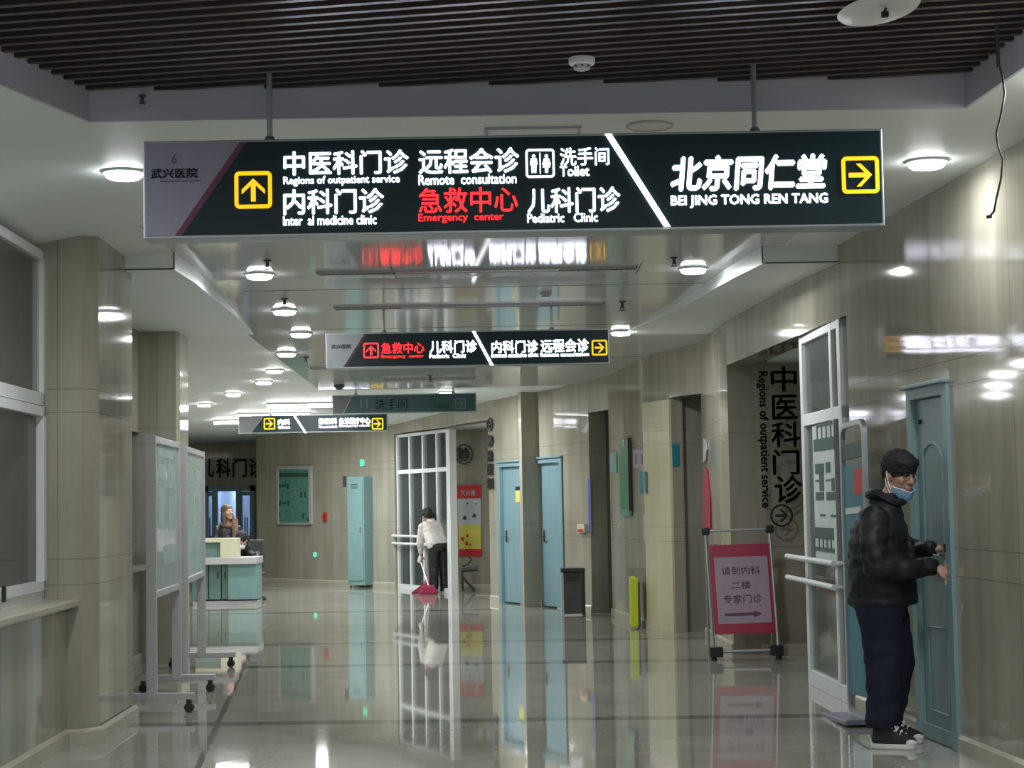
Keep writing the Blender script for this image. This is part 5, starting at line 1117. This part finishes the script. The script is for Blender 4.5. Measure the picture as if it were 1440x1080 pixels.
# mask pulled under the chin
bm = NB(); nseg = 14; rings = []
for i in range(nseg + 1):
    q = -1.45 + 2.9 * i / nseg; cs, sn_ = math.cos(q), math.sin(q)
    rings.append([f((0.012 + 0.092 * cs * k, 0.076 * sn_ * k, z - 0.022 * (1 - abs(sn_)) )) for k, z in ((1.0, -0.066), (1.02, -0.088), (0.98, -0.110), (0.78, -0.128))])
vv = [[bm.verts.new(p) for p in r] for r in rings]
for A, B in zip(vv, vv[1:]):
    for j in range(3): bm.faces.new((A[j], A[j + 1], B[j + 1], B[j]))
bmesh.ops.solidify(bm, geom=list(bm.faces), thickness=0.004); mk = plain('face_mask', bm, 'maskblue', man)
bm = NB()
for s in (-1, 1): tube(bm, [f((0.02, s * 0.082, -0.080)), f((0.005, s * 0.088, -0.045)), f((-0.012, s * 0.094, -0.004)), f((-0.018, s * 0.092, 0.02))], 0.0035, 6); tube(bm, [f((0.02, s * 0.082, -0.105)), f((-0.012, s * 0.088, -0.06)), f((-0.022, s * 0.092, -0.02))], 0.003, 6)
for s in (-1, 1): pass
tube(bm, [rings[i][0] for i in range(nseg + 1)], 0.004, 6); plain('mask_loop', bm, 'white', mk)
# padded jacket with stand-up collar
bm = NB()
loft(bm, [((-0.030, 0, 0.815), 0.170, 0.205), ((-0.032, 0, 0.84), 0.188, 0.222), ((-0.030, 0, 0.93), 0.190, 0.225), ((-0.030, 0, 1.05), 0.188, 0.225), ((-0.028, 0, 1.18), 0.180, 0.225), ((-0.024, 0, 1.29), 0.160, 0.215), ((-0.012, 0, 1.37), 0.125, 0.175), ((0.008, 0, 1.42), 0.098, 0.115), ((0.022, 0, 1.455), 0.092, 0.098), ((0.03, 0, 1.485), 0.082, 0.09)])
chain(bm, [((-0.045, -0.185, 1.335), 0.085), ((-0.055, -0.265, 1.18), 0.082), ((-0.035, -0.285, 1.055), 0.078)]); chain(bm, [((-0.035, -0.285, 1.055), 0.078), ((0.12, -0.225, 1.040), 0.066), (RH + Vector((-0.012, 0, 0.0)), 0.050)])
chain(bm, [((-0.03, 0.185, 1.335), 0.085), ((0.02, 0.25, 1.20), 0.080), ((0.06, 0.255, 1.13), 0.074)]); chain(bm, [((0.06, 0.255, 1.13), 0.074), ((0.16, 0.16, 1.145), 0.062), (LH + Vector((-0.012, 0, 0)), 0.048)])
hullof(bm, [((0.14, -0.06, 0.86), 0.03), ((0.155, -0.05, 1.2), 0.025), ((0.12, 0.08, 1.2), 0.03), ((0.165, 0.05, 0.84), 0.02)])
fuse('padded_jacket', bm, 'jacket', man, 0.008, 8, 0.012, 0.075)
bm = NB(); tube(bm, [Vector((0.022 + 0.108 * math.cos(q) * 0.92, 0.105 * math.sin(q), 1.455 + 0.012 * math.cos(q * 3) - 0.03 * math.cos(q))) for q in [2 * math.pi * i / 24 for i in range(24)]], 0.026, 8, closed=True); plain('jacket_collar', bm, 'jacket', man)
# trousers
bm = NB()
loft(bm, [((-0.040, -0.105, 0.125), 0.092, 0.088), ((-0.030, -0.105, 0.30), 0.098, 0.094), ((-0.022, -0.103, 0.48), 0.104, 0.098), ((-0.030, -0.098, 0.68), 0.122, 0.106), ((-0.035, -0.090, 0.86), 0.145, 0.112)])
loft(bm, [((-0.010, 0.125, 0.125), 0.086, 0.082), ((0.022, 0.120, 0.30), 0.092, 0.088), ((0.052, 0.115, 0.48), 0.102, 0.096), ((0.018, 0.10, 0.68), 0.118, 0.104), ((-0.02, 0.09, 0.86), 0.140, 0.110)])
loft(bm, [((-0.03, 0, 0.74), 0.14, 0.17), ((-0.032, 0, 0.84), 0.165, 0.195), ((-0.032, 0, 0.96), 0.16, 0.19)])
fuse('trousers', bm, 'trousers', man, 0.008, 4, 0.012, 0.11)
# canvas shoes
def shoe(x, y, yaw):
    Ms = Matrix.Translation((x, y, 0)) @ rotz(yaw); f = lambda p: Ms @ Vector(p)
    bm = NB()
    hullof(bm, [(f((-0.045, 0, 0.05)), 0.038), (f((0.06, 0, 0.045)), 0.040), (f((-0.04, 0, 0.10)), 0.036), (f((0.0, 0, 0.135)), 0.036)]); hullof(bm, [(f((0.05, 0, 0.045)), 0.042), (f((0.15, 0, 0.038)), 0.032), (f((0.02, 0, 0.10)), 0.034)])
    up_ = fuse('shoe', bm, 'canvas', man, 0.006, 3)
    bm = NB(); n = 26
    out = [(-0.088, 0.0), (-0.082, 0.024), (-0.06, 0.037), (0.0, 0.040), (0.07, 0.046), (0.13, 0.044), (0.165, 0.030), (0.18, 0.0), (0.165, -0.030), (0.13, -0.044), (0.07, -0.046), (0.0, -0.040), (-0.06, -0.037), (-0.082, -0.024)]
    prism(bm, [f((a, b, 0.001)) for a, b in out], (0, 0, 0.030)); plain('sole', bm, 'rubber', up_, bevel=0.004)
    bm = NB(); ball(bm, f((0.140, 0, 0.036)), (0.042, 0.040, 0.030), Ms.to_3x3(), 3); plain('toe_cap', bm, 'rubber', up_)
    bm = NB()
    for i in range(5):
        a, z = 0.105 - 0.022 * i, 0.078 + 0.018 * i
        tube(bm, [f((a, -0.027, z - 0.012)), f((a + 0.012, 0, z + 0.008)), f((a - 0.012, 0.027, z - 0.012))], 0.0055, 6); tube(bm, [f((a, 0.027, z - 0.012)), f((a + 0.012, 0, z + 0.010)), f((a - 0.012, -0.027, z - 0.012))], 0.0055, 6)
    for s in (-1, 1): tube(bm, [f((0.035, 0, 0.150)), f((0.05, s * 0.03, 0.148)), f((0.065, s * 0.035, 0.12))], 0.005, 6)
    plain('laces', bm, 'white', up_)
shoe(-0.02, -0.11, math.radians(-6)); shoe(0.01, 0.13, math.radians(4))
# keys in his hand
Mm = Matrix.Translation(man.location) @ rotz(math.radians(-14)); kp = Mm @ (RH + Vector((0.115, 0.01, -0.045)))
t = thing('key_ring', kp, 'small shiny keys on a ring hanging from the hand of the man at the door', 'keys')
bm = NB(); tube(bm, [kp + Vector((0.013 * math.cos(q), 0, 0.013 * math.sin(q))) for q in [2 * math.pi * i / 14 for i in range(14)]], 0.0025, 6, closed=True); obj('ring', bm, 'chrome', t)
for dx, dy, ln_ in ((-0.006, 0.0, 0.05), (0.006, 0.006, 0.045)): bm = NB(); c = kp + Vector((dx, dy, -0.013)); box(bm, c - ZV * 0.010, (0.022, 0.004, 0.022)); box(bm, c - ZV * (0.015 + ln_ / 2), (0.008, 0.003, ln_)); obj('key', bm, 'chrome', t)
# ---------------------------------------------------------------- cleaner bending over a dustpan (faces away, leaning to the left)
g1 = G(617, 834)
cl = thing('person', Vector((g1.x, g1.y, 0)), 'cleaner in white top and black trousers bending forward to sweep, seen from behind', 'person', rz=math.radians(118))
S_ = 1.04
def V3(x, y, z): return Vector((x, y, z)) * S_
Mh = Matrix.Translation(V3(0.34, 0.02, 1.20)) @ Matrix.Rotation(math.radians(42), 4, 'Y')
bm = NB(); head_parts(bm, Mh); capsule(bm, V3(0.29, 0, 1.15), 0.06, V3(0.20, 0, 1.07), 0.07)
chain(bm, [(V3(0.19, 0, 1.02), 0.07), (V3(0.08, 0, 0.90), 0.08), (V3(-0.02, 0, 0.80), 0.08)])
for s in (-1, 1):
    chain(bm, [(V3(-0.02, 0.08 * s, 0.78), 0.09), (V3(-0.02, 0.085 * s, 0.43), 0.055), (V3(-0.03, 0.09 * s, 0.07), 0.04)]); capsule(bm, V3(-0.03, 0.09 * s, 0.05), 0.035, V3(0.10, 0.10 * s, 0.035), 0.028)
LHc, RHc = V3(0.30, 0.16, 0.60), V3(0.30, -0.10, 0.66)
chain(bm, [(V3(0.18, 0.14, 1.00), 0.04), (V3(0.24, 0.20, 0.80), 0.036), (LHc, 0.026)]); chain(bm, [(V3(0.18, -0.14, 1.00), 0.04), (V3(0.26, -0.18, 0.82), 0.036), (RHc, 0.026)])
hand(bm, LHc, (0.15, 0, -1), (0.9, 0.2, 0.1), 1, 1.2); hand(bm, RHc, (0.15, 0, -1), (0.9, 0.2, 0.1), -1, 1.2)
fuse('body', bm, 'skin', cl, 0.008, 4)
R3 = Mh.to_3x3(); f = lambda p: Mh @ Vector(p); bm = NB(); ball(bm, f((-0.03, 0, 0.05)), (0.112, 0.094, 0.10), R3); ball(bm, f((-0.08, 0, -0.03)), (0.06, 0.08, 0.075), R3); ball(bm, f((-0.115, 0, 0.02)), 0.045, R3); fuse('hair', bm, 'hair', cl, 0.008, 3, 0.006, 0.03)
bm = NB(); hullof(bm, [(V3(0.17, 0.11, 1.04), 0.10), (V3(0.17, -0.11, 1.04), 0.10), (V3(0.08, 0.07, 0.90), 0.135), (V3(0.08, -0.07, 0.90), 0.135)]); hullof(bm, [(V3(0.08, 0.07, 0.90), 0.135), (V3(0.08, -0.07, 0.90), 0.135), (V3(-0.02, 0.07, 0.78), 0.14), (V3(-0.02, -0.07, 0.78), 0.14)]); capsule(bm, V3(0.20, 0, 1.08), 0.09, V3(0.26, 0, 1.13), 0.07)
for s, hh in ((1, LHc), (-1, RHc)): chain(bm, [(V3(0.20, 0.17 * s, 1.04), 0.075), (V3(0.25, 0.195 * s, 0.80), 0.065), (hh + Vector((0, 0, 0.05)), 0.048)])
fuse('white_top', bm, 'whitecloth', cl, 0.010, 4, 0.010, 0.09)
bm = NB()
for s in (-1, 1): loft(bm, [(V3(-0.03, 0.09 * s, 0.06), 0.075, 0.07), (V3(-0.025, 0.088 * s, 0.25), 0.08, 0.075), (V3(-0.02, 0.085 * s, 0.45), 0.088, 0.082), (V3(-0.03, 0.08 * s, 0.66), 0.112, 0.098), (V3(-0.03, 0.075 * s, 0.78), 0.13, 0.105)])
loft(bm, [(V3(-0.035, 0, 0.66), 0.135, 0.165), (V3(-0.04, 0, 0.76), 0.160, 0.185, 0.15), (V3(-0.02, 0, 0.84), 0.155, 0.18, 0.35)]); fuse('trousers', bm, 'black', cl, 0.010, 4, 0.008, 0.1)
for s in (-1, 1): bm = NB(); hullof(bm, [(V3(-0.06, 0.09 * s, 0.045), 0.042), (V3(0.11, 0.10 * s, 0.035), 0.036), (V3(-0.02, 0.09 * s, 0.07), 0.042)]); plain('shoe', bm, 'black', cl)
bm = NB(); c_ = RHc + V3(0.0, 0, 0.0); hullof(bm, [(LHc + V3(0.01, 0.0, -0.02), 0.03), (LHc + V3(0.02, 0.02, -0.10), 0.034)]); plain('glove', bm, 'white', cl)
# broom and dustpan
Yp = g1.y - 0.10; q = G(588, 834); 
t = thing('dustpan', Vector((q.x, q.y, 0)), 'crimson long handled dustpan on the floor at the feet of the cleaner', 'dustpan')
q_ = Vector((q.x, q.y, 0)); bm = NB()
prism(bm, [q_ + Vector((-0.10, -0.14, 0.005)), q_ + Vector((0.20, -0.16, 0.005)), q_ + Vector((0.20, 0.16, 0.005)), q_ + Vector((-0.10, 0.14, 0.005))], (0, 0, 0.012))
prism(bm, [q_ + Vector((0.20, -0.16, 0.005)), q_ + Vector((0.20, -0.16, 0.19)), q_ + Vector((0.07, -0.15, 0.14)), q_ + Vector((-0.10, -0.14, 0.02)), q_ + Vector((-0.10, -0.14, 0.005))], (0, 0.012, 0))
prism(bm, [q_ + Vector((0.20, 0.15, 0.005)), q_ + Vector((0.20, 0.15, 0.19)), q_ + Vector((0.07, 0.14, 0.14)), q_ + Vector((-0.10, 0.13, 0.02)), q_ + Vector((-0.10, 0.13, 0.005))], (0, 0.012, 0))
box(bm, q_ + Vector((0.20, 0, 0.10)), (0.014, 0.32, 0.19)); box(bm, q_ + Vector((0.13, 0, 0.185)), (0.15, 0.31, 0.012)); obj('pan', bm, 'crimson', t)
bm = NB(); tube(bm, [q_ + Vector((0.18, 0, 0.18)), P(599, 778, q_.y - 0.0)], 0.014, 8); obj('handle', bm, 'greyframe', t, smooth=True)
qb = G(603, 836); qb = Vector((qb.x, qb.y, 0)); t = thing('broom', qb, 'pink bristled broom held by the cleaner, next to the dustpan', 'broom')
bm = NB(); hullof(bm, [(qb + Vector((-0.13, 0, 0.025)), 0.02), (qb + Vector((0.13, 0, 0.025)), 0.02), (qb + Vector((-0.08, 0, 0.13)), 0.02), (qb + Vector((0.08, 0, 0.13)), 0.02)]); obj('bristle_head', bm, 'crimson', t)
Mc = Matrix.Translation(cl.location) @ rotz(math.radians(118)); hp = Mc @ (LHc + Vector((0.02, 0.0, -0.10)))
bm = NB(); tube(bm, [qb + ZV * 0.13, Vector((hp.x, hp.y, hp.z)), Vector((hp.x, hp.y, hp.z)) + (hp - qb).normalized() * 0.12], 0.012, 8); obj('handle', bm, 'white', t, smooth=True)
# ---------------------------------------------------------------- woman standing behind the reception desk
Yw2 = 28.75; pw = P(320, 760, Yw2)
wm = thing('person', Vector((pw.x, Yw2, 0)), 'woman in black top with long brown hair and scarf behind the reception desk', 'person', rz=math.radians(-72))
H_ = P(317, 709, Yw2).z; hs = H_ - 0.135
Mh = Matrix.Translation((0.03, 0, hs)) @ rotz(math.radians(22)) @ Matrix.Rotation(math.radians(-8), 4, 'Y')
bm = NB(); head_parts(bm, Mh); capsule(bm, (0.01, 0, hs - 0.08), 0.052, (-0.01, 0, hs - 0.2), 0.058); chain(bm, [((-0.01, 0, hs - 0.27), 0.10), ((-0.01, 0, hs - 0.5), 0.11), ((-0.01, 0, hs - 0.68), 0.12)])
z_ = hs - 0.25
wl, wr_ = Vector((0.24, 0.10, z_ - 0.30)), Vector((0.26, -0.08, z_ - 0.32))
chain(bm, [((-0.01, 0.16, z_), 0.048), ((0.02, 0.22, z_ - 0.26), 0.04), (wl, 0.025)]); chain(bm, [((-0.01, -0.16, z_), 0.048), ((0.04, -0.22, z_ - 0.26), 0.04), (wr_, 0.025)])
hand(bm, wl, (0.9, -0.4, 0.0), (0, 0, 1), 1, 0.7); hand(bm, wr_, (0.9, 0.4, 0.0), (0, 0, 1), -1, 0.7)
zl = hs - 0.70
for s in (-1, 1): chain(bm, [((-0.01, 0.085 * s, zl), 0.085), ((0.0, 0.085 * s, zl * 0.52), 0.055), ((-0.01, 0.085 * s, 0.07), 0.038)]); capsule(bm, (-0.01, 0.085 * s, 0.05), 0.03, (0.12, 0.09 * s, 0.03), 0.025)
fuse('body', bm, 'skin', wm, 0.008, 4)
R3 = Mh.to_3x3(); f = lambda p: Mh @ Vector(p); bm = NB()
ball(bm, f((-0.028, 0, 0.05)), (0.110, 0.092, 0.095), R3); ball(bm, f((-0.07, 0, -0.05)), (0.06, 0.085, 0.10), R3)
for s in (-1, 1): hullof(bm, [(f((-0.01, s * 0.066, 0.05)), 0.036), (f((-0.005, s * 0.072, -0.08)), 0.036), (f((-0.06, s * 0.05, -0.10)), 0.05), (f((0.0, s * 0.078, -0.19)), 0.030), (f((-0.06, s * 0.06, -0.20)), 0.045)])
fuse('hair', bm, 'brownhair', wm, 0.009, 3, 0.006, 0.03)
bm = NB(); chain(bm, [((0.06, 0.11, hs - 0.13), 0.05), ((0.13, 0.10, hs - 0.30), 0.055), ((0.16, 0.09, hs - 0.52), 0.05)]); chain(bm, [((0.06, 0.11, hs - 0.18), 0.045), ((0.09, 0.0, hs - 0.215), 0.04), ((0.05, -0.10, hs - 0.19), 0.04), ((-0.05, 0, hs - 0.17), 0.05)]); fuse('scarf', bm, 'scarf', wm, 0.010, 3, 0.008, 0.05)
bm = NB(); loft(bm, [((-0.01, 0, zl - 0.05), 0.125, 0.17), ((-0.01, 0, hs - 0.55), 0.120, 0.165), ((-0.01, 0, hs - 0.38), 0.125, 0.18), ((-0.01, 0, hs - 0.27), 0.11, 0.19), ((-0.01, 0, hs - 0.20), 0.075, 0.12)])
for s, e in ((1, wl), (-1, wr_)): chain(bm, [((-0.01, 0.17 * s, z_ - 0.01), 0.062), ((0.03, 0.22 * s, z_ - 0.26), 0.055), (e + Vector((-0.02, 0, 0)), 0.038)])
fuse('black_top', bm, 'black', wm, 0.010, 4, 0.008, 0.08)
bm = NB()
for s in (-1, 1): loft(bm, [((-0.01, 0.085 * s, 0.06), 0.055, 0.055), ((0.0, 0.085 * s, zl * 0.5), 0.078, 0.075), ((-0.01, 0.08 * s, zl), 0.115, 0.095)])
fuse('trousers', bm, 'trousers', wm, 0.012, 3)
# ---------------------------------------------------------------- seated person bending forward beside her, on an office chair
Ys = 28.0; ps = P(345, 770, Ys); H2 = P(343, 749, Ys).z
st = thing('person', Vector((ps.x + 0.05, Ys, 0)), 'seated person in black with a white face mask, bowed beside the standing woman', 'person', rz=math.radians(-112))
hz_ = H2 - 0.12
Mh = Matrix.Translation((0.20, 0, hz_)) @ Matrix.Rotation(math.radians(38), 4, 'Y')
bm = NB(); head_parts(bm, Mh); capsule(bm, (0.15, 0, hz_ - 0.07), 0.055, (0.06, 0, hz_ - 0.16), 0.06); chain(bm, [((0.03, 0, hz_ - 0.25), 0.07), ((-0.06, 0, hz_ - 0.42), 0.09), ((-0.08, 0, 0.55), 0.09)])
for s in (-1, 1):
    chain(bm, [((-0.06, 0.09 * s, 0.52), 0.085), ((0.32, 0.11 * s, 0.50), 0.06), ((0.30, 0.11 * s, 0.08), 0.042)]); capsule(bm, (0.30, 0.11 * s, 0.05), 0.033, (0.43, 0.11 * s, 0.035), 0.026)
    e = Vector((0.30, 0.10 * s, 0.62)); chain(bm, [((0.04, 0.17 * s, hz_ - 0.24), 0.036), ((0.10, 0.22 * s, 0.63), 0.034), (e, 0.026)]); hand(bm, e, (1, -0.3 * s, -0.2), (0.1, 0, 1), s, 0.7)
fuse('body', bm, 'skin', st, 0.009, 4)
R3 = Mh.to_3x3(); f = lambda p: Mh @ Vector(p)
bm = NB(); ball(bm, f((-0.028, 0, 0.05)), (0.110, 0.092, 0.095), R3); ball(bm, f((-0.08, 0, -0.03)), (0.055, 0.08, 0.08), R3); fuse('hair', bm, 'hair', st, 0.009, 3, 0.006, 0.03)
bm = NB(); ball(bm, f((0.075, 0, -0.06)), (0.05, 0.066, 0.052), R3); plain('face_mask', bm, 'white', st)
bm = NB(); loft(bm, [((-0.08, 0, 0.50), 0.15, 0.18), ((-0.07, 0, hz_ - 0.42), 0.145, 0.18, 0.2), ((0.02, 0, hz_ - 0.25), 0.12, 0.19, 0.4), ((0.06, 0, hz_ - 0.16), 0.08, 0.11, 0.5)])
capsule(bm, (0.05, 0, hz_ - 0.17), 0.095, (0.125, 0, hz_ - 0.095), 0.075)
for s in (-1, 1): chain(bm, [((0.03, 0.17 * s, hz_ - 0.24), 0.07), ((0.10, 0.22 * s, 0.63), 0.06), ((0.28, 0.10 * s, 0.62), 0.042)])
fuse('black_coat', bm, 'black', st, 0.010, 4, 0.010, 0.08)
bm = NB()
for s in (-1, 1): chain(bm, [((-0.06, 0.09 * s, 0.53), 0.10), ((0.32, 0.11 * s, 0.50), 0.075), ((0.30, 0.11 * s, 0.12), 0.060)])
fuse('trousers', bm, 'trousers', st, 0.012, 3)
cx = Vector((ps.x - 0.02, Ys, 0)); dr = Vector((math.cos(math.radians(-112)), math.sin(math.radians(-112)), 0)); cc = cx - dr * 0.06; sd_ = Vector((-dr.y, dr.x, 0))
t = thing('office_chair', cc, 'dark office chair under the seated person behind the desk', 'chair')
bm = NB(); box(bm, cc + ZV * 0.40, (0.46, 0.46, 0.08), R=dr, N=sd_); obj('seat', bm, 'dark', t, bevel=0.02)
bm = NB(); box(bm, cc - dr * 0.27 + ZV * 0.72, (0.06, 0.34, 0.46), R=dr, N=sd_); obj('backrest', bm, 'dark', t, bevel=0.02)
bm = NB(); cyl(bm, cc + ZV * 0.08, cc + ZV * 0.37, 0.03, seg=10); obj('gas_post', bm, 'black', t)
bm = NB()
for i in range(5): q = 2 * math.pi * i / 5; e = cc + Vector((math.cos(q) * 0.28, math.sin(q) * 0.28, 0.06)); tube(bm, [cc + ZV * 0.10, e], 0.02, 6); ball(bm, e - ZV * 0.03, 0.03, None, 2)
obj('star_base', bm, 'black', t)
